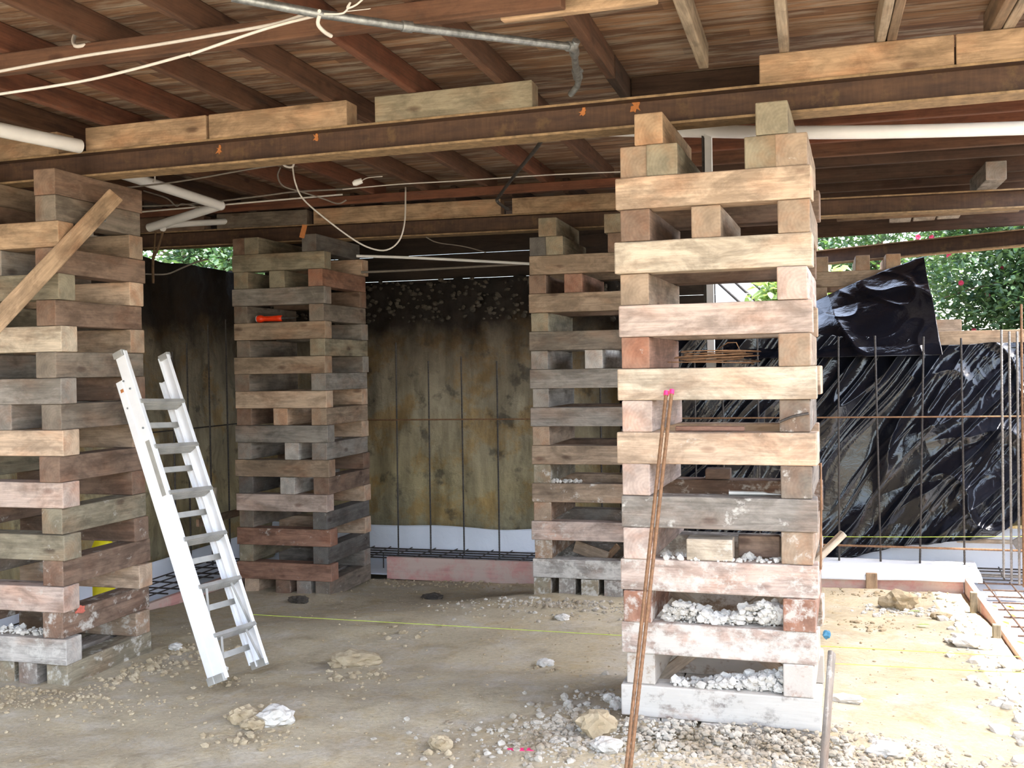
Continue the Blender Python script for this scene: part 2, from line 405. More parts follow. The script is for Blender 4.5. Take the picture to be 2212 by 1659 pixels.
def ground_z(x, y):
    pts = GP; s = 0; w = 0
    for (a, b, z) in pts:
        d = (x - a) ** 2 + (y - b) ** 2 + .12; k = 1 / (d * d); s += k * z; w += k
    v = Vector((x, y, 0))
    return s / w + .018 * noise.noise(v * 1.3) + .012 * noise.noise(v * 4) + .006 * noise.noise(v * 11)
GP = [(-.5, 4.6, .03), (.1, 4.8, .03), (.5, 4.5, -.02), (-2, 4.5, -.02), (-4, 4.5, -.05), (-4.2, 5.4, -.07), (-5, 6, -.12), (-1.7, 7.6, -.06), (-1, 9, -.18), (-4.4, 7.8, -.2), (-4, 9, -.27), (-2.8, 9, -.25),
      (.5, 9, -.18), (0, 9, -.18), (1, 7, -.1), (1, 5, -.05), (0, 1, 0), (-5, 0, 0), (5, 0, 0), (-3, 6.3, -.08), (0, 6.5, -.05), (4, 5, 0), (-8, 4, 0), (-2, 2, 0), (3, 2, 0)]

XR, XL, YB = 1.16, -5.1, 9.12      # formwork board lines
def make_ground():
    def axis(lo, hi, fine, a, b):
        out = []; x = lo
        while x < hi: out.append(x); x += fine if a <= x <= b else max(fine, .25 * min(abs(x - a), abs(x - b)) + fine)
        return out + [hi]
    xs = axis(-40, 40, .055, -5.3, 1.3); ys = axis(-40, 45, .055, 3.6, 9.2)
    mb = MB(); vs = []; fs = []
    for y in ys:
        for x in xs:
            z = ground_z(x, y)
            # trench beyond the boards
            if y > 2.5:
                t = max(0, min(1, (x - XR) / .08)) * (1 if x < 2.2 else 0)
                t = max(t, max(0, min(1, (XL - x) / .08)), max(0, min(1, (y - YB) / .08)))
                z = z * (1 - t) + (-.34) * t
            vs.append((x, y, z))
    nx = len(xs)
    for j in range(len(ys) - 1):
        for i in range(nx - 1): fs.append((j * nx + i, j * nx + i + 1, (j + 1) * nx + i + 1, (j + 1) * nx + i))
    mb.add(vs, fs, M['ground'], True)
    struct(mb.build('floor'), 'trampled tan clay ground under the raised house')
make_ground()

# ------------------------------------------------------------------ earth banks
def bank(name, fn, nu, nv, label):
    mb = MB(); vs = []; fs = []
    for j in range(nv):
        for i in range(nu): vs.append(fn(i / (nu - 1), j / (nv - 1)))
    for j in range(nv - 1):
        for i in range(nu - 1): fs.append((j * nu + i, j * nu + i + 1, (j + 1) * nu + i + 1, (j + 1) * nu + i))
    mb.add(vs, fs, M['earth'], True)
    return struct(mb.build(name), label)
def topz(x):
    t = max(0, min(1, (x + 1.9) / .9)); return 2.62 * (1 - t) + 1.78 * t
def fb(u, v):
    x = -7 + 13 * u; tz = topz(x) + .07 * noise.noise(Vector((x * 2, 0, 3))) + .03 * noise.noise(Vector((x * 9, 0, 3)))
    if v < .7:
        z = -.36 + (tz + .36) * v / .7; p = Vector((x, 0, z))
        y = 9.98 + .10 * noise.noise(p * 1.4) + .05 * noise.noise(p * 4) + .02 * noise.noise(p * 11) + .12 * (v / .7)
        if z > 2.1 and x < -1.5: y += .06 * noise.noise(p * 7)
    else:
        t = (v - .7) / .3; y = 10.1 + 34 * t ** 3 + 1.5 * t; z = tz + .05 * noise.noise(Vector((x, y, 0)) * 2)
    return (x, y, z)
bank('wall_back', fb, 260, 110, 'cut clay bank behind the far crib towers, dark topsoil above ochre clay')
def fl(u, v):
    y = -.6 + 11.2 * u; tz = (2.80 if y > 7.2 else 3.12) + .06 * noise.noise(Vector((y * 2, 9, 3)))
    if v < .7:
        z = -.36 + (tz + .36) * v / .7; p = Vector((7, y, z))
        x = -5.8 - .10 * noise.noise(p * 1.4) - .05 * noise.noise(p * 4) - .02 * noise.noise(p * 11) - .12 * (v / .7)
    else:
        t = (v - .7) / .3; x = -5.95 - 30 * t ** 3 - 1.5 * t; z = tz
    return (x, y, z)
bank('wall_left', fl, 200, 100, 'cut clay bank on the left behind the near left crib tower')
mb = MB()
for k in range(8): mb.box((-3.35, 10.32 + .012 * (k % 2), 2.20 + .13 * k), (4.9, .022, .128), M['gap_shade'])  # added dark boards, standing in for the shaded void above the rear bank
struct(mb.build('gap_shade_boards', None, (1, 1, 1, 0)), 'added dark boards standing in for the shade between the rear bank and the floor')
def fr_(u, v):
    y = 1.5 + 9.0 * u; tz = 1.85 + .05 * noise.noise(Vector((y * 2, 4, 3)))
    if v < .7:
        z = -.36 + (tz + .36) * v / .7; p = Vector((3, y, z)); x = 2.42 + .10 * noise.noise(p * 1.4) + .05 * noise.noise(p * 4) + .12 * (v / .7)
    else:
        t = (v - .7) / .3; x = 2.6 + 20 * t ** 3 + 1.5 * t; z = tz
    return (x, y, z)
bank('wall_right', fr_, 120, 60, 'cut clay bank beyond the sunlit trench on the right')
# loose stones along the bank top
R = random.Random(5); mb = MB()
for i in range(420):
    x = R.uniform(-5.6, -1.6); z = topz(x) - R.uniform(0, .42) ** 1.0; r = R.uniform(.01, .035)
    p = Vector((x, 0, z)); mb.rock((x, 10.02 + .1 * noise.noise(p * 1.4), z), r, M['bankstone'], (1, 1, .8), i, 1)
tag(mb.build('bank_gravel'), 'dark stones and clods lodged along the top of the rear clay bank', 'gravel', None, 'stuff')

# ------------------------------------------------------------------ ceiling, joists, beams
mb = MB(); mb.box((-3.65, 5.9, 3.31), (11.2, 10.2, .026), M['boards'])
struct(mb.build('ceiling'), 'weathered underside of the old plank floor overhead')
JB, JH = 3.172, .125
R = random.Random(21)
def joist(p0, p1, w=.048, h=JH, zb=JB, col='brown', label='', grp=None, name='joist', cat='joist'):
    p0, p1 = Vector(p0), Vector(p1); d = p1 - p0
    o = timber(name, ((p0.x + p1.x) / 2, (p0.y + p1.y) / 2, zb + h / 2 - .0005), d.length, w, h - .001, math.atan2(d.y, d.x), CJ[col], 0.0, mats=('old', 'end'))
    return tag(o, label, cat, grp)
CJ = {'brown': S(100, 70, 52), 'dark': S(74, 54, 42), 'red': S(112, 70, 50), 'pale': S(164, 148, 128), 'tan': S(138, 116, 94)}
jx = [-6.4, -5.9, -5.4, -4.9, -4.42, -3.97, -3.5, -3.02, -2.51, -2.02, -1.53]
NW = ['first', 'second', 'third', 'fourth', 'fifth', 'sixth', 'seventh', 'eighth', 'ninth', 'tenth', 'eleventh']
for i, x in enumerate(jx):
    joist((x, .85, 0), (x, 8.28, 0), col=R.choice(['brown', 'brown', 'dark', 'red']), grp='brown joists over the left half',
          label='brown joist running front to back over the left half, %s from the left' % NW[i])
for i, (x, w, c, l) in enumerate([(-.97, .048, 'brown', 'brown joist above the free end of the galvanised pipe'), (-.50, .048, 'pale', 'pale joist left of the near right tower, first pale one'),
        (-.11, .045, 'pale', 'slim pale joist above the near right crib tower'), (.32, .042, 'pale', 'pale joist of a doubled pair, left one'), (.366, .042, 'tan', 'tan joist of a doubled pair, right one'),
        (.80, .05, 'tan', 'tan joist at the top right, left of a doubled pair'), (.855, .05, 'pale', 'pale joist at the top right, right of a doubled pair'), (1.3, .05, 'tan', 'tan joist beyond the top right corner'), (1.75, .05, 'tan', 'tan outermost joist on the right edge')]):
    joist((x, .85, 0), (x, 5.25, 0), w=w, col=c, grp='joists over the near right bay', label=l + ', on the steel beam')
joist((-.97, 5.27, 0), (-.97, 8.28, 0), col='dark', label='dark trimmer joist between the two framing directions behind the steel beam')
for i, y in enumerate([5.75, 6.25, 6.76, 7.27, 7.78, 8.2]):
    joist((-.94, y, 0), (1.9, y, 0), col=['dark', 'dark', 'red', 'red', 'brown', 'dark'][i], grp='reddish joists over the far right bay',
          label='reddish joist running left to right behind the near steel beam, %s from it' % NW[i])
for i, y in enumerate([8.9, 9.4, 9.9]):
    joist((-1.0, y, 0), (1.9, y, 0), col='dark', grp='dark joists beyond the rear beam', label='dark joist beyond the rear steel beam, %s behind it' % NW[i])
for i, x in enumerate(jx + [-1.05]):
    if x > -6.5: joist((x + .05, 8.55, 0), (x + .05, 10.1, 0), col='dark', grp='joists over the rear bank', label='dark short joist over the rear clay bank, %s from the left' % (NW + ['twelfth'])[i])
# bearer under the joists, upper left
o = timber('bearer', (-3.85, 3.95, 3.125), 5.9, .05, .09, radians(-.6), CJ['brown'], 0, mats=('old', 'end'))
tag(o, 'brown bearer slung below the joists at upper left, carrying white cables', 'bearer')
o = timber('bearer', (-.86, 3.99, 3.125), .62, .045, .088, radians(-1.5), PAL['honey'], 0)
tag(o, 'fresh honey timber spliced to the bearer at the top edge', 'bearer')
o = timber('bearer', (-3.9, 8.02, 3.135), 5.6, .05, .07, 0, CJ['red'], 0, mats=('old', 'end'))
tag(o, 'reddish plate with a thin white cable, in front of the rear beam', 'bearer')

def ibeam(name, a, b, h, w, label, grp=None, tf=.012, tw=.008):
    poly = [(-w / 2, 0), (w / 2, 0), (w / 2, tf), (tw / 2, tf), (tw / 2, h - tf), (w / 2, h - tf), (w / 2, h), (-w / 2, h), (-w / 2, h - tf), (-tw / 2, h - tf), (-tw / 2, tf), (-w / 2, tf)]
    mb = MB(); a = Vector(a); b = Vector(b); c = (a + b) / 2
    t = (b - a).normalized(); ang = math.atan2(t.y, t.x); L = (b - a).length
    vs = []
    for x in (-L / 2, L / 2):
        for q in poly: vs.append((x, q[0], q[1]))
    n = len(poly); fs_ = [(k, (k + 1) % n, n + (k + 1) % n, n + k) for k in range(n)]
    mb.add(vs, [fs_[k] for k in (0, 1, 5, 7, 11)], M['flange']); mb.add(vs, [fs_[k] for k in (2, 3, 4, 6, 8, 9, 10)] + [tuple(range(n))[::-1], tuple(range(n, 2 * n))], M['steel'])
    o = mb.build(name); o.location = c; o.rotation_euler = (0, -math.asin(t.z), ang)
    tag(o, label, 'steel beam', grp); return o, (a, b)
BZ = 2.8805; BH = .15
def beamline(pa, pb, zt, wid):
    A = PZ(*pa, zt); B = PZ(*pb, zt); d = (B - A).normalized(); n = Vector((-d.y, d.x, 0)); return A, d, n
A1, d1, n1 = beamline((150, 330), (2150, 131), BZ + BH, .15)
A2, d2, n2 = beamline((500, 493), (2150, 409), BZ + BH, .15)
def on_line(A, d, px):    # point of line A+t*d seen at column px
    best = None
    lo, hi = -20.0, 20.0
    f = lambda t: proj(A + d * t)[0] - px
    ts = [i * .05 - 8 for i in range(400)]
    for t0, t1 in zip(ts, ts[1:]):
        if (MR @ (A + d * t0 - EYE)).z > .5 and f(t0) <= 0 <= f(t1): return A + d * (t0 + (t1 - t0) * (-f(t0)) / (f(t1) - f(t0)))
    return A
def flat(v, z): return Vector((v.x, v.y, z))
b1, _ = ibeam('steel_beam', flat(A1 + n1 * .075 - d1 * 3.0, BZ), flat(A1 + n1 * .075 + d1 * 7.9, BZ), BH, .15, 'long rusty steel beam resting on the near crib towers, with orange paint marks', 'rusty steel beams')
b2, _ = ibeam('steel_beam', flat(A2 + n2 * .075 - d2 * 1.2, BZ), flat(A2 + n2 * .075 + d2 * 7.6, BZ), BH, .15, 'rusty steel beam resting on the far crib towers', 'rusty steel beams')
print('beam1 Y range', A1, A1 + d1 * 6, 'beam2', A2, A2 + d2 * 6)
# orange paint marks as parts of the near beam (web face)
R = random.Random(3)
for (px, py, s) in ((497, 322, 1), (705, 292, .8), (1279, 242, 1), (1392, 220, 1.2)):
    w = on_line(flat(A1 + n1 * .069, 0), d1, px)
    q = EYE + (flat(w, 0) - flat(EYE, 0)) * 1.0; dd = (MR @ (flat(w, BZ + .08) - EYE)).z
    z = 1.7 + (proj(flat(w, 1.7))[1] - py) * dd / F; z = max(BZ + .03, min(BZ + BH - .03, z))
    c = flat(w, z); mb = MB(); pts = []
    for k in range(16):
        a = 2 * pi * k / 16; r = .013 * s * (1 + .7 * R.uniform(-1, 1)) * (1.6 if abs(sin(a)) > .7 else 1)
        pts.append(c + d1 * (r * cos(a)) + Vector((0, 0, r * sin(a))) - n1 * .003)
    mb.add(pts + [p + n1 * .004 for p in pts], [tuple(range(16))] + [(k, (k + 1) % 16, 16 + (k + 1) % 16, 16 + k) for k in range(16)], M['paint'])
    mo = mb.build('paint_mark'); mo.parent = b1; mo.matrix_parent_inverse = (Matrix.Translation(b1.location) @ b1.rotation_euler.to_matrix().to_4x4()).inverted(); mo['label'] = 'orange sprayed mark'

def packs(A, d, n, spans, rear=False):
    for (x0, x1, cn, h, lab) in spans:
        a = on_line(A, d, x0); b = on_line(A, d, x1); L = (b - a).length - .004; c = (a + b) / 2 + n * .075
        o = timber('packing_timber', flat(c, BZ + BH + h / 2 + .0008), L, .135, h, math.atan2(d.y, d.x), PAL[cn], 0.0)
        tag(o, lab, 'packing timber', 'packing timbers on the %s steel beam' % ('rear' if rear else 'near'))
packs(A1, d1, n1, [(-150, 124, 'honey', .137, 'honey packing timber on the near steel beam at the left edge'), (183, 445, 'honey', .139, 'packing timber on the near beam, left of a butted pair'),
    (448, 748, 'honey', .139, 'packing timber on the near beam, right of a butted pair'), (806, 1148, 'olive', .139, 'long greenish packing timber alone on the middle of the near beam'),
    (1640, 2064, 'honey', .139, 'long honey packing timber on the near beam above the near right tower'), (2067, 2420, 'honey', .139, 'knotty packing timber on the near beam at the right edge')])
packs(A2, d2, n2, [(200, 440, 'brown', .137, 'brown packing timber on the rear beam behind the white pipe'), (466, 662, 'greyish brown', .137, 'greyish packing timber on the rear beam above the far left tower'), (676, 1082, 'honey', .137, 'long honey packing timber on the middle of the rear beam'),
    (1106, 1500, 'honey', .137, 'honey packing timber on the rear beam left of the near right tower'), (1520, 1700, 'brown', .137, 'brown packing timber on the rear beam behind the near right tower')], True)

# ------------------------------------------------------------------ crib towers
def dA(z): return .78 if z < .3 else .62 if z < .55 else .45 if z < .85 else .34 if z < 1.1 else .22 if z < 1.5 else .05
crib('near right', -.858, 4.82, .88, 2.88, 2, 20, ['peach', 'pale', 'pinkish', 'pale', 'peach', 'grey', 'pinkish', 'pinkish', 'whitened'],
     ['tan', 'pinkish', 'reddish', 'greyish brown', 'pinkish'], dA,
     sideX={0: [(.093, 'honey'), (.645, 'olive')], 1: [(.015, 'tan'), (.148, 'olive'), (.585, 'olive'), (.728, 'tan')], 3: [(.02, 'brown'), (.345, 'tan'), (.735, 'tan')],
            19: [(.02, 'whitened'), (.172, 'whitened'), (.36, 'whitened'), (.53, 'whitened'), (.735, 'grey')]}, seed=4, rot=-2.2)
crib('near left', -4.975, 4.95, .88, 2.88, 2, 20, ['honey', 'olive', 'pale', 'grey', 'peach', 'pinkish', 'olive', 'pinkish', 'whitened'],
     ['greyish brown', 'brown', 'olive', 'grey', 'brown'], lambda z: .06 if z > 1 else .25 if z > .3 else .4,
     sideX={0: [(.1, 'tan'), (.735, 'brown')], 1: [(.02, 'greyish brown'), (.16, 'brown'), (.73, 'greyish brown')], 3: [(.012, 'olive'), (.35, 'grey'), (.735, 'brown')], 9: [(.012, None), (.4, 'grey'), (.735, 'greyish brown')],
            19: [(.0, 'whitened'), (.19, 'grey'), (.37, 'olive'), (.55, 'grey'), (.735, 'olive')]}, LY=.8, seed=8)
crib('far left', -4.855, 8.07, .88, 2.88, 1, 21, ['olive', 'grey', 'tan', 'tan', 'peach', 'grey', 'tan', 'pinkish', 'reddish', 'reddish'],
     ['brown', 'dark grey', 'greyish brown', 'grey', 'olive'], lambda z: .0 if z > .8 else .2,
     sideX={0: [(.0, 'brown'), (.12, 'olive'), (.68, 'dark grey')], 2: [(.012, None), (.35, 'olive'), (.73, 'reddish')], 10: [(.012, 'brown'), (.36, 'peach'), (.73, 'tan')], 12: [(.012, 'grey'), (.47, 'whitened'), (.73, 'grey')],
            14: [(.012, 'dark grey'), (.43, 'whitened'), (.73, 'brown')], 20: [(.05, 'peach'), (.36, 'brown'), (.56, 'grey'), (.73, 'greyish brown')]}, seed=12)
crib('far right', -2.13, 7.9, .88, 2.88, 2, 20, ['tan', 'tan', 'greyish brown', 'grey', 'grey', 'tan', 'tan', 'pinkish', 'whitened'],
     ['greyish brown', 'grey', 'tan', 'olive'], lambda z: .04 if z > .9 else .3 if z > .3 else .5,
     sideX={0: [(.08, 'olive'), (.6, 'olive')], 1: [(.0, 'dark grey'), (.142, 'olive'), (.63, 'brown')], 3: [(.0, 'brown'), (.28, 'reddish'), (.73, 'tan')], 7: [(.0, 'grey'), (.44, 'whitened'), (.73, 'grey')],
            19: [(.0, 'olive'), (.2, 'grey'), (.38, 'olive'), (.56, 'grey'), (.735, 'olive')]}, seed=15)
# distant crib on the bank, upper right
crib('distant', .0, 10.72, .95, 2.755, 1, 6, ['tan'], ['tan', 'grey'], lambda z: 0, sideX={0: [(.02, 'tan'), (.42, 'tan'), (.7, 'honey')]}, seed=19)
# far steel beam
pa = PD(1690, 560, 11.6); pb = PD(2330, 515, 8.9)
a3 = flat(PD(1700, 575, 11.4), 2.757); b3 = flat(PD(2360, 520, 8.9), 2.72)
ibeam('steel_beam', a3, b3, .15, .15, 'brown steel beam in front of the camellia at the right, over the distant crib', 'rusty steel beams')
# block stub on rear beam, right
c = PD(2152, 371, 7.65)
o = timber('packing_timber', (c.x, c.y + .4, BZ + BH + .07), .8, .145, .138, pi / 2, PAL['grey'], 0); tag(o, 'grey timber stub projecting forward from the rear beam, upper right', 'packing timber')
# pale boards under the eave and plate
e0 = PD(1250, 497, 11.1); e1 = PD(2330, 470, 9.3)
o = timber('eave_plate', flat((e0 + e1) / 2, 3.05), (flat(e0, 0) - flat(e1, 0)).length, .05, .24, math.atan2(e1.y - e0.y, e1.x - e0.x), CJ['dark'], 0, mats=('old', 'end')); tag(o, 'dark eave plate along the far edge of the floor, right', 'eave plate')
for i, px in enumerate((1946, 2000, 2054)):
    c = PD(px, 484, 9.45 - i * .1)
    o = timber('eave_board', (c.x, c.y, 3.02 + .008), .75, .19, .022, pi / 2 - .05, PAL['whitened'], .1, mats=('wood', 'end')); tag(o, 'pale weathered board under the far eave, %s of three' % ['left', 'middle', 'right'][i], 'board', 'pale eave boards')
o = timber('eave_batten', flat(PD(2000, 478, 9.2), 3.0), 1.5, .05, .03, .0, CJ['tan'], 0); tag(o, 'slim tan batten carrying the pale eave boards', 'batten')

# ------------------------------------------------------------------ formwork, sheets, mesh, rebars
def board(name, p0, p1, h, t, label, mat='pinkboard'):
    p0, p1 = Vector(p0), Vector(p1); d = p1 - p0; mb = MB(); L = d.length
    mb.box((0, 0, 0), (L, t, h), M[mat], end=M[mat]); o = mb.build(name, bevel=.003); o.location = (p0 + p1) / 2; o.rotation_euler = (0, -math.asin(d.z / L), math.atan2(d.y, d.x))
    return tag(o, label, 'formwork board', 'pink formwork boards')
board('formwork_board', (-3.9, YB + .03, -.165), (-1.6, YB + .03, -.165), .21, .04, 'pink formwork board at the foot of the rear bank between the far towers')
board('formwork_board', (-1.59, YB + .03, -.165), (.0, YB + .03, -.165), .21, .04, 'pink formwork board behind the near right crib tower')
board('formwork_board', (.01, YB + .03, -.165), (XR, YB + .03, -.165), .21, .04, 'pink formwork board below the black sheeting on the right')
board('formwork_board', (XR + .03, YB + .05, -.165), (XR + .03, 3.4, -.165), .21, .045, 'pink formwork board running towards the camera at the right edge')
board('formwork_board', (XL - .03, YB, -.24), (XL - .03, 4.2, -.2), .2, .045, 'pink formwork board behind the near left tower, beside the ladder')
for i, (x, y) in enumerate(((XR + .005 - .035, 8.35), (XR - .03, 7.35), (XR - .03, 6.2))):
    o = timber('formwork_peg', (x, y, -.13), .24, .04, .05, 0, PAL['olive'], .1); o.rotation_euler = (0, pi / 2, 0)
    tag(o, 'short wooden peg against the right formwork board, %s from the corner' % NW[i], 'peg', 'pegs on the right formwork board')
o = timber('formwork_peg', (.45, YB - .018, -.14), .2, .09, .03, 0, PAL['honey'], .1); o.rotation_euler = (0, pi / 2, pi / 2); tag(o, 'short honey cleat on the rear pink board at the right', 'peg')

def sheet(name, fn, nu, nv, mat, label, cat, thick=.002, smooth=True):
    mb = MB(); vs = []; fs = []
    for j in range(nv):
        for i in range(nu): vs.append(fn(i / (nu - 1), j / (nv - 1)))
    for j in range(nv - 1):
        for i in range(nu - 1): fs.append((j * nu + i, j * nu + i + 1, (j + 1) * nu + i + 1, (j + 1) * nu + i))
    mb.add(vs, fs, M[mat], smooth); o = mb.build(name)
    s = o.modifiers.new('thickness', 'SOLIDIFY'); s.thickness = thick
    return tag(o, label, cat)
def lerp_tab(x, tab):
    if x <= tab[0][0]: return tab[0][1]
    for (a, b), (c, d) in zip(tab, tab[1:]):
        if x <= c: return b + (d - b) * (x - a) / (c - a)
    return tab[-1][1]
# white sheet lining the rear trench
def ws(u, v):
    x = -5.5 + 7.9 * u; n = noise.noise(Vector((x * 1.5, v * 3, 0))) * .02
    if v < .4: t = v / .4; y = YB + .06 + t * .7; z = -.24 + n * .5
    elif v < .5: t = (v - .4) / .1; y = YB + .76 + .04 * t; z = -.24 + .1 * t + n
    else: t = (v - .5) / .5; y = 9.84 + n - .06 * (1 - t); z = -.14 + .27 * t + n * 1.5 + (.12 if x > -.3 else 0) * t
    return (x, y, z)
sheet('white_polythene_sheet', ws, 220, 30, 'sheet', 'white polythene lining the footing trench along the rear bank', 'plastic sheet')
def ws2(u, v):   # sheet folded over the board, right
    x = -.25 + 1.55 * u; n = noise.noise(Vector((x * 2, v * 3, 4))) * .018
    tab = [(0, (YB - .012, -.088)), (.2, (YB - .01, -.06)), (.35, (YB + .07, -.035)), (1, (YB + .42, .0))]
    for (a, p), (b, q) in zip(tab, tab[1:]):
        if v <= b: t = (v - a) / (b - a); y = p[0] + (q[0] - p[0]) * t; z = p[1] + (q[1] - p[1]) * t; break
    dr = .055 * max(0, 1 - u * 1.1)
    if v < .2: z -= dr * .4 * (1 - v / .2); y -= .012 
    return (x, y, z + n * (0.3 if v < .2 else 1))
sheet('white_polythene_sheet', ws2, 90, 24, 'sheet', 'white polythene flap folded over the rear pink board on the right', 'plastic sheet')
def ws3(u, v):   # right trench lining
    y = 3.2 + 6.4 * u; n = noise.noise(Vector((y * 1.5, v * 3, 9))) * .02
    if v < .5: x = XR + .06 + v / .5 * .85; z = -.26 + n
    else: t = (v - .5) / .5; x = XR + .92 + .04 * t + n; z = -.26 + .5 * t
    return (x, y, z)
sheet('white_polythene_sheet', ws3, 120, 24, 'sheet', 'white polythene lining the sunlit trench at the right edge', 'plastic sheet')
def ws4(u, v):
    y = 4.3 + 5.2 * u; n = noise.noise(Vector((y * 1.5, v * 3, 19))) * .02
    if v < .5: x = XL - .07 - v / .5 * .5; z = -.27 + n
    else: t = (v - .5) / .5; x = XL - .58 + n; z = -.27 + .3 * t
    return (x, y, z)
sheet('white_polythene_sheet', ws4, 90, 20, 'sheet', 'white polythene in the left trench seen beside the ladder', 'plastic sheet')

# black polythene
def folds(x, z, amp=1.0):
    # long creases running from lower left to upper right
    a = radians(52); u = x * cos(a) + z * sin(a); w = -x * sin(a) + z * cos(a)
    w += .10 * noise.noise(Vector((u * 1.3, w * .8, 3))) ; s = 0
    for (f, k, e) in ((2.6, .07, 3.6), (5.5, .03, 4.5), (11, .01, 4.5)):
        q = noise.noise(Vector((u * .5, w * f, f * 1.3)))
        s += k * (1 - min(1, abs(q) * e)) ** 2 * (.4 + .8 * abs(noise.noise(Vector((u * 2, w * 3, f)))) * 2)
    if x > .75:
        g = min(1, (x - .75) * 1.6); q = noise.noise(Vector((x * 2.4, z * 1.9, 2))); q2 = noise.noise(Vector((x * 8, z * 5.5, 7)))
        s += g * (.05 * (1 - min(1, abs(q) * 4)) ** 2 + .006 * (1 - min(1, abs(q2) * 5)) ** 2)
    s += .05 * noise.noise(Vector((x * 1.2, z * 1.2, 8)))
    return s * amp
def bs(u, v):
    x = -1.75 + 4.05 * u
    zb = lerp_tab(x, [(-1.75, .05), (-.6, -.02), (.1, -.06), (.45, .02), (.81, .12), (1.32, .2), (1.45, .22), (1.75, .5), (2.1, .75), (2.5, 1.1)])
    zt = lerp_tab(x, [(-1.75, 2.3), (-1.0, 2.05), (.9, 1.9), (1.05, 1.84), (1.5, 1.86), (2.5, 1.84)])
    z = zb + (zt - zb) * v + (.02 * noise.noise(Vector((x * 5, 0, 0))) if v in (0, 1) else 0)
    lean = max(0, min(1, (x - .5) / .8)); return (x, 9.70 - folds(x, z) + .1 * v - .22 * lean * (1 - v) ** 1.2, z)
sheet('black_polythene_sheet', bs, 420, 240, 'black', 'large creased black polythene sheet hung over the rear bank on the right', 'plastic sheet')
def bs2(u, v):
    x = -1.0 + 2.02 * u + .05 * (1 - v) * u
    zt = lerp_tab(x, [(-1.0, 2.12), (-.2, 2.2), (.12, 2.36), (.5, 2.52), (.95, 2.69), (1.1, 2.70)])
    t = v; z = 1.76 + (zt - 1.76) * t; y = 9.70 + .9 * (t ** 1.1) - .12 * sin(pi * min(1, t * 1.4)) * .6
    p = Vector((x * 1.3 - z * .8, z * 1.5 + x * .6, 5)); c = noise.noise(p); c2 = noise.noise(p * 2.3)
    y -= .075 * (1 - min(1, abs(c) * 2.8)) ** 2 + .02 * (1 - min(1, abs(c2) * 3.5)) ** 2
    if t < .12: y -= .06 * (1 - t / .12)
    return (x, y, z + .03 * noise.noise(Vector((x * 3, 0, 1))) * t)
sheet('black_polythene_sheet', bs2, 200, 130, 'black', 'crumpled black polythene draped up over the distant crib, upper right', 'plastic sheet')

# rebar mats
def mat_grid(x0, x1, y0, y1, z, nx, ny, label, mat='bar', r=.006):
    mb = MB(); rr = random.Random(int(x0 * 10 + y1 * 7))
    for i in range(nx):
        x = x0 + (x1 - x0) * i / (nx - 1) + rr.uniform(-.02, .02); mb.tube([(x, y0 - .03, z + .013), (x + rr.uniform(-.05, .05), y1 + .03, z + .013)], r, M[mat], 6)
    for j in range(ny):
        y = y0 + (y1 - y0) * j / (ny - 1) + (rr.uniform(-.05, .05) if ny > 8 else 0); mb.tube([(x0 - .05, y, z), (x1 + .05, y + rr.uniform(-.03, .03), z)], r * 1.2, M[mat], 6)
    # chair supports down to the trench floor
    for i in range(0, nx, 4):
        x = x0 + (x1 - x0) * i / (nx - 1); mb.tube([(x, (y0 + y1) / 2, z), (x, (y0 + y1) / 2, -.26)], r, M[mat], 6)
    return tag(mb.build('reinforcing_mat'), label, 'rebar mat')
mat_grid(-4.9, 1.9, YB + .1, YB + .58, -.085, 34, 5, 'dark steel reinforcing mat lying in the rear footing trench')
mat_grid(XR + .16, XR + .82, 3.6, YB + .0, -.10, 5, 24, 'rusty steel reinforcing mat in the sunlit trench at the right edge', 'brownbar')
mat_grid(XL - .5, XL - .12, 4.4, YB - .1, -.12, 4, 22, 'dark steel reinforcing mat in the left trench behind the ladder')

def rebar(name, pts, r, mat, label, grp=None, tip=None, cat='rebar'):
    mb = MB(); pts = [Vector(p) for p in pts]
    a, b = pts[0], pts[-1]; L = (b - a).length; n = max(2, int(L / .012)) if r > .007 and L < 3 else 2
    if len(pts) == 2 and n > 2:
        P = [a + (b - a) * (k / n) for k in range(n + 1)]; rs = [r * (1.06 if k % 2 else .95) for k in range(n + 1)]
        mb.tube(P, rs, M[mat], 8, smooth=False)
    else: mb.tube(pts, r, M[mat], 8)
    o = mb.build(name)
    tag(o, label, cat, grp)
    if tip:
        m2 = MB(); d = (b - a).normalized(); m2.tube([b - d * .01, b + d * .012], r * 1.4, M[tip], 8); t = m2.build('painted_tip'); t.parent = o; t['label'] = 'pink painted bar end'
    return o
YR = 9.5
for i, (xt, yt, xb) in enumerate([(855, 740, 861), (925, 780, 931), (996, 770, 1003), (1073, 780, 1079)]):
    T = PY(xt, yt, YR); B = PY(xb, 1200, YR); rebar('rebar', [flat(B, -.085), T], .008, 'bar', 'upright dark rebar before the clay bank between far towers, %s from left' % NW[i], 'upright rebars before the clay bank')
for i, (xt, yt, xb) in enumerate([(1811, 727, 1813), (1890, 725, 1903), (1995, 727, 1987), (2076, 730, 2084)]):
    T = PY(xt, yt, YR - .05); B = PY(xb, 1235, YR - .05); rebar('rebar', [flat(B, -.085), T], .0085, 'bar', 'upright rebar before the black sheeting, %s from the near right tower' % NW[i], 'upright rebars before the black sheeting')
for i, (xt, yt) in enumerate([(2163, 712), (2180, 716), (2197, 716), (2206, 657)]):
    T = PY(xt, yt, 9.3 - .1 * i); rebar('rebar', [(T.x, T.y, -.09), T], .0095, 'rustbar' if i == 3 else 'greybar', 'upright rebar at the right edge in a close cluster, %s from left' % NW[i], 'clustered rebars at the right edge')
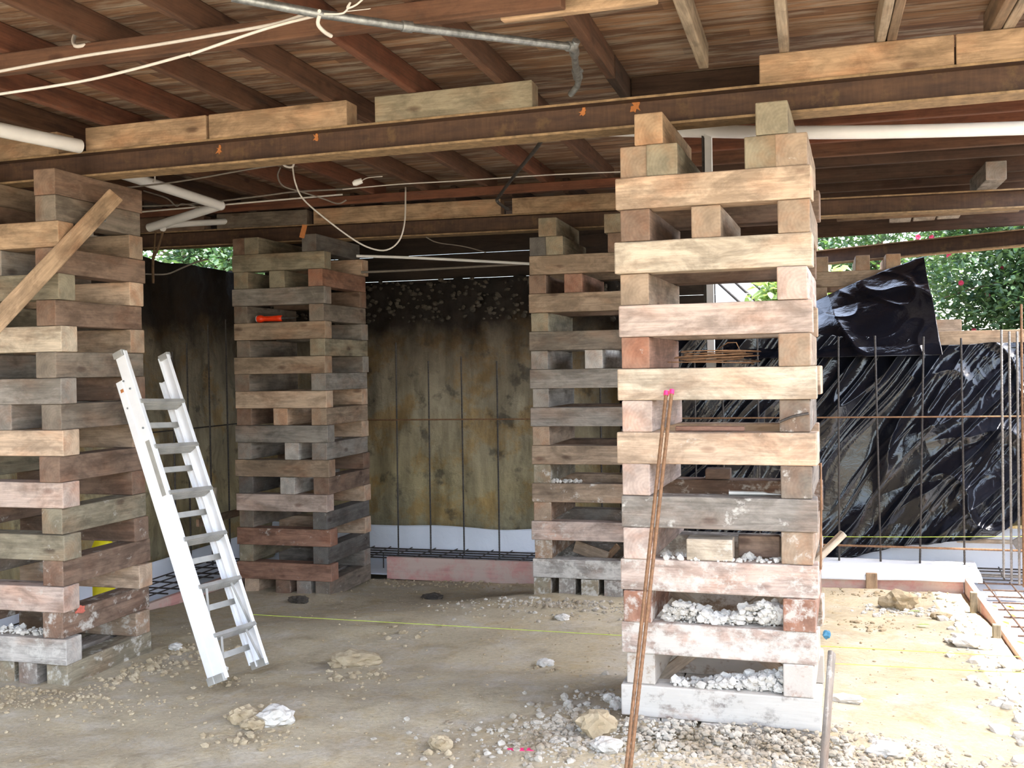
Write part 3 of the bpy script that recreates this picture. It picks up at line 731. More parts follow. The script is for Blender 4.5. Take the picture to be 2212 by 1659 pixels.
for i, (px, yt) in enumerate([(1500, 760), (1560, 750), (1636, 730), (1296, 800)]):
    T = PY(px, yt, YR - .02); rebar('rebar', [(T.x, T.y, -.085), T], .008, 'bar', 'upright rebar seen through the crib gaps, ' + ['left of the white post', 'right of the white post', 'near the right side timbers', 'through the far right tower'][i], 'upright rebars seen through the cribs')
for i, (px, yt) in enumerate([(372, 760), (403, 740), (449, 700), (487, 690)]):
    T = PX(px, yt, -5.5); rebar('rebar', [(T.x, T.y, -.12), T], .008, 'bar', 'upright dark rebar before the left bank, %s from the ladder' % NW[i], 'upright rebars before the left bank')
a = PY(640, 905, YR - .03); b = PY(2290, 905, YR - .07)
rebar('horizontal_rebar', [flat(a, 1.22), flat(b, 1.24)], .007, 'rustbar', 'rusty horizontal rebar tied across the uprights at waist height')
rebar('horizontal_rebar', [(-5.53, 6.2, 1.2), (-5.53, 9.4, 1.2)], .006, 'bar', 'dark horizontal rebar tied across the uprights of the left bank')
a = PY(1760, 1163, YR - .09); b = PY(2280, 1163, YR - .09)
rebar('horizontal_rebar', [flat(a, .13), flat(b, .13)], .009, 'rustbar', 'rusty horizontal rebar low in front of the black sheeting on the right')

# leaning rebars on the near right tower
for i, (xt, yt, xb) in enumerate([(1439, 850, 1353), (1451, 847, 1362)]):
    T = PY(xt, yt, 4.79); B = PZ(xb - 5, 1702, .01); rebar('leaning_rebar', [B, T], .0082, 'rustbar', 'long rusty rebar leaning on the front of the near right tower, %s one' % ['left', 'right'][i], 'rebars leaning on the near right tower', 'pink')
B = PZ(1772, 1760, -.01); T = PZ(1797, 1408, .5) if False else PD(1797, 1408, 4.35)
d = T - B
o = timber('stake', (B + T) / 2, d.length, .042, .02, math.atan2(d.y, d.x), PAL['grey'], .3); o.rotation_euler = (0, -math.asin(d.z / d.length), math.atan2(d.y, d.x)); o.rotation_euler.rotate_axis('X', radians(70))
tag(o, 'thin grey wooden stake standing right of the near right tower, tied with string', 'stake')
# short pale stick beside tower
a = PD(1768, 1205, 4.9); b = PD(1812, 1162, 4.9); d = (b - a)
o = timber('offcut', (a + b) / 2, d.length * 1.5, .045, .03, 0, PAL['pale'], .1); o.rotation_euler = (0, -math.asin(d.z / d.length), math.atan2(d.y, d.x)); tag(o, 'short pale stick poking out of the right side of the near right tower', 'offcut')
# bent rod beside the tower
P = [PY(1763, 1005, 4.86), PY(1767, 1000, 4.86), PY(1768, 1075, 4.86), PY(1767, 1230, 4.86)]
rebar('bent_rod', [p + Vector((.012, 0, 0)) for p in P], .005, 'rustbar', 'thin rusty bent rod standing on the right side of the near right tower')

# ------------------------------------------------------------------ diagonal brace on near left tower
a = PX(236, 436, -4.03); b = PD(-60, 752, 5.45); d = a - b; mb = MB()
L = d.length; rot = Matrix.Rotation(0, 3, 'X')
zax = Vector((0, 0, 1)); xa = d.normalized(); view = ((a + b) / 2 - EYE).normalized(); ya = (view - xa * view.dot(xa)).normalized(); za = xa.cross(ya)
rot = Matrix((xa, ya, za)).transposed()
o = timber('brace', (0, 0, 0), L + .05, .045, .1, 0, PAL['honey'], .12); o.matrix_world = Matrix.Translation((a + b) / 2 - ya * .05) @ rot.to_4x4(); tag(o, 'honey diagonal brace plank fixed across the top of the near left tower', 'brace')
mb = MB(); c = PD(226, 466, (MR @ (a - EYE)).z - .09); mb.rock(c, .012, M['galv'], (1, .5, 1), 3, 2); mb.rock(c + Vector((0, 0, -.025)), .009, M['galv'], (1, .5, 1), 5, 2)
bo = mb.build('bolt_head'); bo.parent = o; bo.matrix_parent_inverse = o.matrix_world.inverted()

# ------------------------------------------------------------------ step ladder leaning on the near left tower
def ladder():
    f1 = Vector((-3.26, 5.11, -.035)); t1 = Vector((-3.975, 5.27, 1.74))
    f2 = Vector((-3.17, 5.47, -.05)); t2 = Vector((-3.965, 5.62, 1.73))
    root = empty('step_ladder', f1, 'folded aluminium step ladder leaning against the near left crib tower', 'ladder')
    up = (t1 - f1).normalized(); wd = ((f2 + t2) / 2 - (f1 + t1) / 2).normalized(); wd = (wd - up * up.dot(wd)).normalized(); nn = wd.cross(up).normalized()
    if nn.x < 0: nn = -nn
    LEN = (t1 - f1).length + .04; W = .375
    def at(u, w, n): return f1 + up * u + wd * w + nn * n
    B = Matrix((up, wd, nn)).transposed()
    def rail(name, u0, u1, w, n, depth, side, m='alu', lab=None):
        mb = MB(); c = at((u0 + u1) / 2, w, n)
        mb.box(c, (u1 - u0, .004, depth), M[m], B)                                   # web
        for s in (-1, 1): mb.box(at((u0 + u1) / 2, w + side * .012, n + s * depth / 2), (u1 - u0, .026, .004), M[m], B)
        o = mb.build(name, root, origin=c, bevel=.001)
        if lab: o['label'] = lab
        return o
    # climbing frame (outer) and rear frame (towards the tower)
    r1 = rail('front_rail', .0, LEN + .03, 0, .078, .072, 1); r2 = rail('front_rail', .0, LEN + .02, W, .078, .072, -1)
    r3 = rail('rear_rail', .02, LEN - .13, -.004, .016, .048, 1); r4 = rail('rear_rail', .02, LEN - .12, W + .004, .016, .048, -1)
    for k in range(6):
        u = .225 + .285 * k
        if u > LEN - .02: break
        mb = MB(); c = at(u, W / 2, .085)
        # tread lies level in use: tilt so its face is nearly horizontal here
        th = radians(14); ta = (nn * cos(th) + up * sin(th)).normalized(); tb = wd.cross(ta)
        Bt = Matrix((ta, wd, tb)).transposed()
        mb.box(c, (.085, W - .01, .004), M['alu2'], Bt)
        for s in (-1, 1): mb.box(c + ta * (s * .042) - tb * .009, (.004, W - .01, .02), M['alu2'], Bt)
        for q in range(5): mb.box(c + ta * (-.03 + .015 * q) + tb * .003, (.003, W - .02, .003), M['alu2'], Bt)
        mb.build('tread', root, origin=c)
        if 1:
            c = at(u - .10, W / 2, .012); mb = MB(); mb.box(c, (.034, W, .014), M['alu2'], B); mb.build('rear_crossbar', root, origin=c)
    for (u0, w0, u1, w1) in ((.225, .07, .02, .02), (.225, W - .09, .03, W - .02), (.51, .07, .26, .015), (.51, W - .09, .26, W - .02)):
        mb = MB(); mb.prof([at(u0, w0, .11), at(u1, w1, .09)], [(-.009, -.0015), (.009, -.0015), (.009, .0015), (-.009, .0015)], M['alu2'], nn); mb.build('tread_brace', root, origin=at(u0, w0, .1))
    for (w, n) in ((0, .075), (W, .075), (-.004, .016), (W + .004, .016)):
        mb = MB(); mb.box(at(.012, w, n), (.045, .03, .07 if n > .05 else .052), M['alu2'], B); mb.build('foot', root, origin=at(0, w, n), bevel=.004)
    for w_ in (0, W): mb = MB(); mb.box(at(LEN + .02, w_, .075), (.035, .034, .075), M['alu2'], B); o = mb.build('end_cap', root, origin=at(LEN, w_, .06), bevel=.004)
    for (u, w, n) in ((LEN - .14, -.004, .05), (LEN - .2, -.004, .08), (LEN - .3, -.004, .02), (LEN - .45, -.004, .085)):
        mb = MB(); mb.tube([at(u, w - .004, n), at(u, w + .006, n)], .006, M['galv'], 10); mb.build('rivet', root, origin=at(u, w, n))
    mb = MB(); mb.box(at(LEN - .19, -.007, .02), (.02, .002, .022), M['paint'], B); o = mb.build('sticker', root, origin=at(LEN - .2, 0, .02)); o['label'] = 'orange sticker on the left rail'
    mb = MB(); mb.box(at(LEN - .70, -.004, .085), (.34, .002, .03), M['alu2'], B); o = mb.build('sticker', root, origin=at(LEN - .6, 0, .08)); o['label'] = 'worn grey sticker strip on the left rail'
ladder()

# ------------------------------------------------------------------ small things on the cribs
def row_top(r, top=2.88): return top - HR * r
# orange torch-like tool in the far left tower: lies on front timber of row 6 (index 5)
z0 = row_top(5) + .0
c = PY(598, 700, 8.12); z = row_top(5) + .036
root = empty('orange_hand_tool', (c.x, 8.13, row_top(5)), 'orange plastic tool lying in a gap of the far left crib tower', 'tool')
def lathe(mb, x0, prof, y, z, m, n=16):
    mb.tube([(x0 + a, y, z) for a, r in prof], [r for a, r in prof], m, n)
xs = PY(556, 700, 8.12).x
mb = MB(); lathe(mb, xs, [(0, .030), (.015, .034), (.03, .034), (.05, .028), (.06, .022), (.10, .023), (.14, .024), (.19, .026), (.23, .027), (.235, .022)], 8.13, z, M['orange']); mb.build('handle', root, origin=(xs, 8.13, z))
mb = MB(); lathe(mb, xs + .236, [(0, .018), (.012, .012), (.05, .009), (.11, .008), (.13, .004)], 8.13, z, M['darkpipe']); mb.build('shaft', root, origin=(xs + .236, 8.13, z))
mb = MB(); lathe(mb, xs - .008, [(0, .028), (.008, .031)], 8.13, z, M['white']); mb.build('end_cap', root, origin=(xs, 8.13, z))
# wire coil
R = random.Random(9); zz = row_top(8) + .004; cx, cy = -.42, 5.05; pts = []
cc = PY(1545, 790, 4.95); cx = cc.x; cy = 4.97
for k in range(150):
    a = k / 150 * 2 * pi * 6.3; r = .115 + .03 * sin(a * .37) + .012 * sin(a * 2.3 + k * .05)
    pts.append((cx + 1.45 * r * cos(a), cy + .09 * sin(a) * (r / .115), zz + .008 + .0004 * k + .012 * abs(sin(a * .5 + k * .02))))
pts += [(cx + .06, cy - .04, zz + .11), (cx + .10, cy - .05, zz + .11), (cx + .13, cy - .02, zz + .04), (cx - .04, cy, zz + .03)]
mb = MB(); mb.tube(pts, .0026, M['rustbar'], 6); tag(mb.build('tie_wire_coil'), 'loose coil of rusty tie wire lying in a gap of the near right tower', 'wire coil')
def block(name, px, py, Y, dims, col, label, cat, z=None, rz=0, dust=.1):
    c = PY(px, py, Y); zc = (z + dims[2] / 2) if z is not None else c.z
    o = timber(name, (c.x, Y, zc), dims[0], dims[1], dims[2], rz, PAL[col], dust); return tag(o, label, cat)
block('offcut', 1533, 927, 4.93, (.32, .05, .022), 'reddish', 'thin pinkish offcut lying in a gap of the near right tower', 'offcut', row_top(10) + .001)
block('offcut', 1552, 1025, 5.62, (.13, .1, .055), 'brown', 'brown wooden block on the rear timber of the near right tower', 'block', row_top(12) + .152 - .15)
block('offcut', 1535, 1180, 4.90, (.21, .12, .1), 'pale', 'bright pale short block lying in a low gap of the near right tower', 'block', row_top(14) + .001, 0, .35)
block('offcut', 1640, 1180, 5.0, (.19, .06, .1), 'brown', 'brown short block beside a pale block in the near right tower', 'block', row_top(14) + .001)
block('batten', 1560, 1445, 5.62, (.56, .03, .05), 'olive', 'grey batten lying inside the near right tower near its base', 'batten', row_top(18) + .001)
for i, (xa, ya_, xb, yb_, Yk) in enumerate([(1455, 1276, 1690, 1452, 5.34), (1672, 1276, 1440, 1452, 5.28)]):
    a = PY(xa, ya_, Yk); b = PY(xb, yb_, Yk - .03); d = b - a; o = timber('crossed_batten', (a + b) / 2 + d * .08, d.length * 1.2, .03, .06, 0, PAL['pale'], .2)
    o.rotation_euler = (0, -math.asin(d.z / d.length), math.atan2(d.y, d.x)); tag(o, 'pale batten crossing slantwise inside the base of the near right tower, falling to the ' + ['right', 'left'][i], 'batten')
for i, (xa, ya_, xb, yb_, w, cn) in enumerate([(1245, 1180, 1310, 1205, .1, 'tan'), (1335, 1180, 1308, 1208, .05, 'honey')]):
    a = PY(xa, ya_, 8.12 + .03 * i); b = PY(xb, yb_, 8.1 + .03 * i); d = b - a; o = timber('diagonal_batten', (a + b) / 2, d.length * 1.1, .03, w, 0, PAL[cn], .2)
    o.rotation_euler = (0, -math.asin(d.z / d.length), math.atan2(d.y, d.x)); tag(o, ['brown board', 'honey stick'][i] + ' leaning inside the lowest gap of the far right tower', 'batten')
# rasp-like tool
c = PY(1625, 1064, 4.9); z = row_top(12) + .012; mb = MB(); mb.tube([(c.x - .105, 4.9, z), (c.x - .10, 4.9, z), (c.x + .05, 4.9, z), (c.x + .07, 4.9, z - .002), (c.x + .13, 4.9, z - .004)], [.013, .011, .010, .006, .003], M['alu2'], 8)
tag(mb.build('steel_chisel'), 'grey steel chisel lying in a gap of the near right tower', 'tool')
# plant tie / bent strip on right
P = [PY(1683, 912, 4.80), PY(1712, 900, 4.79), PY(1747, 893, 4.79)]; mb = MB(); mb.tube(smoothpts(P, 4), .006, M['bar'], 6); tag(mb.build('bent_nail_bar'), 'bent dark steel rod lying across a right end timber of the near right tower', 'rod')
# white hanging post
T = PY(1531, 268, 6.1); Bm = PY(1535, 868, 6.1)
T = PY(1529, 268, 6.1); w = .052
mb = MB(); mb.box((T.x, 6.12, (JB + 1.75) / 2), (w * .75, .06, JB - 1.75), M['white']); mb.box((T.x - w * .6, 6.13, (JB + 1.9) / 2), (.012, .05, JB - 1.9), M['darkpipe'])
o = mb.build('hanging_post', origin=(T.x, 6.12, 2.4), bevel=.002); tag(o, 'white painted post hanging from the joists behind the near right tower', 'post')
m2 = MB(); m2.box((T.x + .0, 6.12, 1.66), (.05, .05, .18), M['alu2'], jit=.008); p = m2.build('broken_end', None, origin=(T.x, 6.12, 1.66)); p.parent = o; p.location = Vector((T.x, 6.12, 1.66)) - o.location; p['label'] = 'bare splintered lower end'
# left trench clutter
mb = MB(); c = PX(222, 1165, -5.0); mb.tube([(c.x, c.y, ground_z(c.x, c.y) - .005), (c.x, c.y, c.z - .05), (c.x, c.y, c.z + .01), (c.x + .01, c.y, c.z + .04)], [.08, .078, .05, .02], M['yellow'], 14)
tag(mb.build('yellow_canister'), 'yellow plastic canister glimpsed through the near left tower', 'canister')
# blue wrap
c = PY(1775, 1371, 4.95); mb = MB(); mb.rock((c.x + .02, 4.95, c.z), .018, M['blue'], (1, 1, 1.3), 4, 2); tag(mb.build('blue_tape'), 'scrap of blue tape stuck on the right side of the near right tower', 'tape')

# ------------------------------------------------------------------ pipes
def tubeobj(name, pts, r, mat, label, cat, grp=None, n=10, sm=6):
    P = smoothpts(pts, sm) if sm > 1 and len(pts) > 2 else pts
    mb = MB(); mb.tube(P, r, M[mat], n); return tag(mb.build(name), label, cat, grp)
# left waste pipe
z = 3.085
p0 = PD(-90, 262, 5.45); p1 = PD(172, 316, 6.1); p2 = PD(262, 375, 6.95); p3 = PD(476, 444, 8.0); p4 = PD(322, 492, 8.35)
tubeobj('waste_pipe', [p0, p1 + Vector((0, 0, .0))], .041, 'pipe', 'white waste pipe entering at the left edge above the near beam', 'pipe', None, 16, 1)
root = empty('waste_pipe', p3, 'white waste pipe with an acute bend between the near and far left towers', 'pipe')
pm = p1 + (p2 - p1) * .35
mb = MB(); mb.tube([p2 - (p3 - p2) * .15, p3], .036, M['pipe'], 16); mb.build('pipe_run', root, origin=p2)
mb = MB(); mb.tube([p3, p4], .034, M['pipe'], 16); mb.build('pipe_run', root, origin=p4)
mb = MB(); mb.rock(p3, .037, M['pipe'], (1, 1, 1), 0, 3)
vs, fs = ICO[3]; mb = MB(); mb.add([p3 + v * .038 for v in vs], fs, M['pipe'], True); mb.build('elbow', root, origin=p3)
tubeobj('waste_pipe', [PD(352, 494, 9.1), PD(368, 486, 9.2), PD(500, 478, 9.6)], .028, 'pipe', 'dim white pipe going behind the far left tower top', 'pipe', None, 12, 4)
# right long pipe
tubeobj('waste_pipe', [PD(1262, 281, 6.5), PD(1480, 283, 6.1), PD(1700, 286, 5.75), PD(1950, 284, 5.62), PD(2300, 274, 5.5)], .037, 'pipe', 'long sagging white waste pipe behind the near beam on the right', 'pipe', None, 16, 6)
# galvanised pipe
root = empty('galvanised_pipe', PD(1228, 101, 4.42), 'galvanised steel water pipe slung below the joists at the top', 'pipe')
A = PD(500, -6, 3.72); Bq = PD(690, 30, 3.82); C2 = PD(1226, 100, 4.42)
mb = MB(); mb.tube([A, Bq, PD(878, 58, 4.0), C2], .0165, M['galv'], 12); mb.build('pipe_run', root, origin=Bq)
mb = MB(); mb.tube([PD(868, 56, 3.99), PD(890, 59, 4.01)], .022, M['galv'], 12); mb.build('coupling', root, origin=Bq)
mb = MB(); mb.tube(smoothpts([C2, PD(1238, 103, 4.45), PD(1241, 116, 4.52)], 4), .022, M['galv'], 12); mb.tube([PD(1245, 88, 4.42), PD(1238, 104, 4.45)], .018, M['galv'], 10); mb.build('elbow', root, origin=C2)
mb = MB(); mb.tube([PD(1240, 108, 4.5), PD(1244, 150, 4.8), PD(1250, 172, 5.0), PD(1247, 186, 5.05), PD(1233, 204, 5.12)], .0155, M['galv'], 12); mb.build('pipe_drop', root, origin=C2)
mb = MB(); mb.tube([PD(1245, 150, 4.95), PD(1249, 168, 5.0)], .024, M['galv'], 10); mb.tube([PD(1247, 158, 4.97), PD(1258, 152, 4.95)], .009, M['galv'], 8); mb.build('stop_valve', root, origin=C2)
tubeobj('dark_pipe', [PD(1178, 285, 5.9), PD(1162, 316, 6.1), PD(1120, 368, 6.9), PD(1078, 424, 7.75), PD(1074, 434, 7.8), PD(1082, 442, 7.9), PD(1098, 452, 8.05)], .012, 'darkpipe', 'thin dark pipe slanting from the near beam to the rear beam', 'pipe', None, 10, 5)
tubeobj('thin_white_pipe', [PD(770, 553, 9.3), PD(900, 557, 9.3), PD(1150, 570, 9.25)], .013, 'pipe', 'upper thin white pipe between the far crib towers', 'pipe', 'thin pipes between the far towers', 8, 3)
tubeobj('thin_white_pipe', [PD(780, 588, 9.5), PD(900, 583, 9.5), PD(1150, 569, 9.45)], .011, 'greycable', 'lower thin grey pipe between the far crib towers', 'pipe', 'thin pipes between the far towers', 8, 3)

# ------------------------------------------------------------------ cables
CB = 'electrical cables'
def cable(pts, r, mat, label, sm=5): return tubeobj('cable', [PD(*p) for p in pts], r, mat, label, 'cable', CB, 6, sm)
cable([(-60, 165, 4.5), (167, 123, 4.35), (337, 97, 4.2), (506, 68, 4.05), (600, 50, 3.98), (668, 28, 3.92), (690, 24, 3.8)], .007, 'cable', 'upper white twin cable along the bearer, top left')
cable([(-60, 210, 4.3), (0, 203, 4.28), (168, 177, 4.2), (287, 150, 4.1), (405, 118, 4.0), (418, 115, 4.0), (574, 62, 3.95), (690, 32, 3.9)], .0062, 'cable', 'lower white cable sagging from the pipe to the left edge')
cable([(690, 34, 3.81), (687, 52, 3.82), (700, 68, 3.85), (716, 78, 3.88)], .008, 'cable', 'short looped white cable end hanging at the pipe, top')
cable([(700, 30, 3.8), (742, 28, 3.8), (757, 5, 3.8), (750, 18, 3.8), (770, 10, 3.8), (790, -8, 3.8)], .004, 'cable', 'tangled white wire at the very top of the frame')
cable([(745, 25, 4.2), (860, 12, 4.2), (1000, -5, 4.2)], .0025, 'cable', 'thin wire along the bearer at the top')
cable([(165, 68, 4.7), (158, 88, 4.65), (165, 100, 4.6), (190, 96, 4.6)], .009, 'cable', 'short white cable stub hooked between joists, top left')
cable([(205, 412, 7.0), (380, 393, 7.0), (560, 362, 7.0), (700, 345, 7.0), (745, 340, 7.0), (850, 320, 7.0), (930, 312, 7.0)], .006, 'greycable', 'grey cable running just below the near beam')
cable([(603, 340, 7.0), (615, 358, 7.0), (632, 360, 7.0), (634, 345, 7.0)], .008, 'cable', 'white cable clip loop below the near beam, left one')
cable([(918, 312, 7.2), (924, 326, 7.2), (937, 325, 7.2), (942, 310, 7.2)], .010, 'cable', 'white cable clip loop below the near beam, right one')
cable([(316, 372, 7.2), (318, 388, 7.2), (333, 392, 7.2), (334, 374, 7.2)], .006, 'cable', 'white cable loop holding the waste pipe')
cable([(632, 360, 7.3), (638, 395, 7.3), (655, 430, 7.4), (700, 470, 7.5), (760, 515, 7.6), (800, 536, 7.7), (835, 540, 7.7), (862, 520, 7.7), (874, 480, 7.7), (876, 420, 7.8), (876, 405, 7.9)], .0062, 'cable', 'white cable hanging in a deep loop before the rear beam')
cable([(606, 362, 7.5), (600, 380, 7.5), (612, 402, 7.6), (650, 414, 7.7), (700, 430, 7.8), (730, 440, 7.8), (748, 432, 7.8)], .006, 'greycable', 'grey cable loop with a loose end behind the near beam')
cable([(740, 409, 7.9), (860, 398, 7.85), (1000, 390, 7.8), (1180, 378, 7.7), (1340, 371, 7.65)], .005, 'cable', 'thin white cable stapled along the reddish plate')
cable([(300, 446, 8.0), (420, 440, 8.0), (560, 424, 8.0), (640, 414, 8.0), (760, 408, 8.0)], .007, 'greycable', 'grey cable strand running along the rear beam, upper')
cable([(300, 458, 8.1), (440, 446, 8.1), (600, 432, 8.1), (740, 420, 8.1)], .007, 'cable', 'pale cable strand running along the rear beam, lower')
cable([(310, 412, 7.8), (360, 428, 7.8), (380, 445, 7.9), (395, 440, 7.9), (430, 448, 7.9)], .006, 'greycable', 'grey cable knot behind the near left tower top')
cable([(920, 512, 9.0), (945, 524, 9.0), (1000, 532, 9.0), (1050, 545, 9.0)], .005, 'greycable', 'grey cable drooping behind the rear beam')
cable([(315, 592, 8.6), (360, 592, 8.6), (395, 578, 8.7), (425, 566, 8.8), (450, 560, 8.9)], .007, 'greycable', 'grey cable draped over the left bank top')
# lamp holder
root = empty('lamp_holder', PD(772, 394, 7.6), 'white lamp holder dangling behind the near beam', 'lamp holder')
mb = MB(); mb.tube([PD(762, 397, 7.6), PD(768, 395, 7.6), PD(782, 390, 7.6)], [.014, .024, .02], M['pipe'], 12); mb.build('socket', root, origin=PD(772, 394, 7.6))
mb = MB(); mb.tube(smoothpts([PD(782, 390, 7.6), PD(795, 384, 7.6), PD(826, 381, 7.65)], 4), .004, M['cable'], 6); mb.build('flex', root, origin=PD(782, 390, 7.6))
# strap and orange rag
mb = MB(); P = [PD(352, 500, 8.3), PD(340, 540, 8.3), (PD(331, 560, 8.3)), PD(331, 612, 8.3)]; mb.tube(smoothpts(P, 4), .012, M['strap'], 6); mb.tube(smoothpts([PD(336, 500, 8.32), PD(334, 530, 8.3), PD(330, 560, 8.3)], 4), .008, M['strap'], 6)
tag(mb.build('strap'), 'frayed brown strap hanging from the bent waste pipe', 'strap')
mb = MB(); c0, c1 = PD(659, 486, 8.5), PD(652, 514, 8.5); mb.prof([c0, c1], [(-.02, -.004), (.02, -.004), (.024, .004), (-.018, .004)], M['paint'], FWD); tag(mb.build('orange_marker'), 'strip of orange tape on the rear beam above the far left tower', 'tape')

# strings
def string(a, b, label):
    mb = MB(); mb.tube([a, (a + b) / 2 + Vector((0, 0, -.004)), b], .0022, M['string'], 5, smooth=True); tag(mb.build('string_line'), label, 'string line', 'builders string lines')
string(PZ(500, 1325, -.03), PZ(2300, 1424, .0), 'yellow-green string line stretched across the floor behind the near right tower')
string(PZ(1799, 1433, .42) if False else PD(1797, 1433, 4.36), PZ(2300, 1456, .03), 'yellow-green string line running right from the grey stake')
string(PY(1700, 1159, YR - .14), PY(2240, 1159, YR - .14), 'yellow-green string line low before the black sheeting')

# ------------------------------------------------------------------ rocks and rubble
def rock(px, py, r, mat='stone', label='', sq=(1, 1, .65), seed=0, grp='loose stones on the clay floor'):
    P = PZ(px, py, -.03); gz = ground_z(P.x, P.y); P = PZ(px, py, gz + .01); mb = MB(); r *= 1.15; c = Vector((P.x, P.y, ground_z(P.x, P.y) + r * sq[2] * .62))
    vs, fs = ICO[3]; sd = Vector((seed * 3.1, seed * 1.7, seed * 5.3)); out = []
    for v in vs:
        k = 1 + .32 * noise.noise(v * 1.3 + sd) + .26 * noise.noise(v * 3.1 + sd) + .16 * noise.noise(v * 7 + sd)
        out.append(c + Vector((v.x * sq[0], v.y * sq[1], v.z * sq[2])) * (r * k))
    mb.add(out, fs, M[mat]); return tag(mb.build('stone', origin=c), label, 'stone', grp)
rk = [(768, 1428, .10, 'stone', 'flat tan stone in the middle of the floor', (1.3, .8, .45)), (732, 1432, .05, 'stone', 'small stone left beside the flat tan stone', (1, 1, .5)), (525, 1550, .055, 'stone', 'left clod of a pair at the lower left', (1, 1, .7)),
      (548, 1567, .05, 'stone', 'low front clod between two bigger ones, lower left', (1, 1, .6)), (596, 1556, .075, 'rubble', 'rounded whitish clod, right one of a pair at the lower left', (1, .9, .7)), (953, 1612, .045, 'stone', 'fist-sized tan stone near the bottom edge', (1, .8, .8)),
      (1178, 1433, .04, 'rubble', 'small white stone on the middle of the floor', (1.1, 1, .5)), (1290, 1578, .075, 'stone', 'block-like tan stone at the lower left of the near right tower', (1, .8, .8)), (1312, 1612, .05, 'rubble', 'grey stone in front of the block-like stone', (1.1, 1, .6)),
      (1335, 1530, .035, 'rubble', 'small stone against the left side of the near right tower', (1, 1, .8)), (1319, 1518, .03, 'rubble', 'tiny stone left of the near right tower', (1, 1, .8)), (1943, 1303, .085, 'stone', 'jagged tan stone before the rear pink board, right', (1.3, .8, .9)),
      (2033, 1330, .05, 'stone', 'pale stone right of the jagged one', (1.2, .8, .5)), (1985, 1316, .02, 'rubble', 'little white pebble beside the jagged stone', (1, 1, .7)), (1893, 1318, .025, 'rubble', 'little pebble left of the gravel patch, right', (1, 1, .6)),
      (2095, 1388, .07, 'rubble', 'white clod at the edge of the trench, left one', (1.3, 1, .5)), (2125, 1392, .055, 'rubble', 'white clod at the edge of the trench, right one', (1, 1, .5)), (1828, 1514, .05, 'rubble', 'flat grey stone beside the stake', (1.5, .7, .4)),
      (1916, 1622, .055, 'rubble', 'white flat stone near the bottom right', (1.3, .8, .5)), (2186, 1440, .06, 'rubble', 'sunlit white clod near the right board', (1, 1, .5)), (870, 1365, .025, 'stone', 'small tan stone before the far towers', (1.2, 1, .5)),
      (645, 1292, .06, 'bankstone', 'dark clod against the base of the far left tower', (1.3, .8, .5)), (935, 1272, .06, 'bankstone', 'dark clod at the foot of the middle pink board', (1.4, .8, .4)), (1215, 1335, .035, 'rubble', 'pale stone before the far right tower', (1.2, 1, .6)),
      (480, 1445, .03, 'rubble', 'pale stone between the ladder feet', (1.2, 1, .5)), (380, 1400, .035, 'rubble', 'pale stone behind the ladder foot', (1.2, 1, .6))]
rr = random.Random(91); mb = MB()
for (px, py, spr, n_) in ((768, 1450, .16, 70), (560, 1590, .15, 80), (1178, 1440, .08, 20), (955, 1625, .08, 16), (1900, 1330, .14, 50), (500, 1460, .12, 30), (860, 1350, .2, 30)):
    P0 = PZ(px, py, -.03)
    for k in range(n_):
        x, y = P0.x + rr.gauss(0, spr), P0.y + rr.gauss(0, spr * .8); r = .005 + .018 * rr.random() ** 3; mb.rock((x, y, ground_z(x, y) + r * .3), r, M['stone'], (1.1, 1, .7), rr.uniform(0, 900), 1)
tag(mb.build('clay_crumbs'), 'clay crumbs and small stones around the clods on the open floor', 'gravel', None, 'stuff')
for i, q in enumerate(rk): rock(q[0], q[1], q[2], q[3], q[4], q[5], i + 1)

def scatter(name, n, fn, rfn, mat, label, seed, sub=1):
    rr = random.Random(seed); mb = MB()
    for i in range(n):
        x, y, z = fn(rr); r = rfn(rr)
        if z is None: z = ground_z(x, y) + r * .25
        mb.rock((x, y, z), r, M[mat], (rr.uniform(.8, 1.3), rr.uniform(.8, 1.2), rr.uniform(.5, .9)), rr.uniform(0, 900), sub)
    return tag(mb.build(name), label, 'gravel', None, 'stuff')
# heap around the base of the near right tower
def heapfn(rr):
    x = rr.gauss(-.25, .62); y = 4.78 - abs(rr.gauss(0, .28))
    if x > .05 and rr.random() < .6: y = rr.uniform(3.7, 5.0)
    d = max(0, 1 - abs(y - 4.8) / .35) * (1 if -.9 < x < .12 else .2)
    return x, y, ground_z(x, y) + .06 * d * rr.random() ** .7
scatter('gravel_heap', 5200, heapfn, lambda r: .003 + .017 * r.random() ** 4, 'gravel', 'whitish gravel and dust spilled around the base of the near right tower', 31)
scatter('gravel_heap', 420, lambda r: (r.gauss(-1.15, .13), 4.75 + r.gauss(0, .3), None), lambda r: .005 + .02 * r.random() ** 3, 'gravel', 'gravel along the left foot of the near right tower', 32)
scatter('gravel_heap', 520, lambda r: (r.gauss(-1.7, .45), 7.72 - abs(r.gauss(0, .28)), None), lambda r: .006 + .014 * r.random() ** 3, 'gravel', 'pale gravel at the foot of the far right tower', 33)
scatter('gravel_heap', 600, lambda r: (r.gauss(-4.2, .5), 4.86 - abs(r.gauss(0, .2)) , None), lambda r: .004 + .012 * r.random() ** 3, 'stone', 'gravel at the foot of the near left tower', 34)
scatter('gravel_heap', 260, lambda r: (-3.98 + abs(r.gauss(0, .2)), r.uniform(4.9, 6), None), lambda r: .006 + .02 * r.random() ** 3, 'stone', 'clay crumbs along the right side of the near left tower', 35)
scatter('gravel_heap', 500, lambda r: (r.uniform(-4.9, 1.05), r.uniform(8.8, 9.07), None), lambda r: .006 + .016 * r.random() ** 3, 'stone', 'clay crumbs along the rear pink boards', 36)
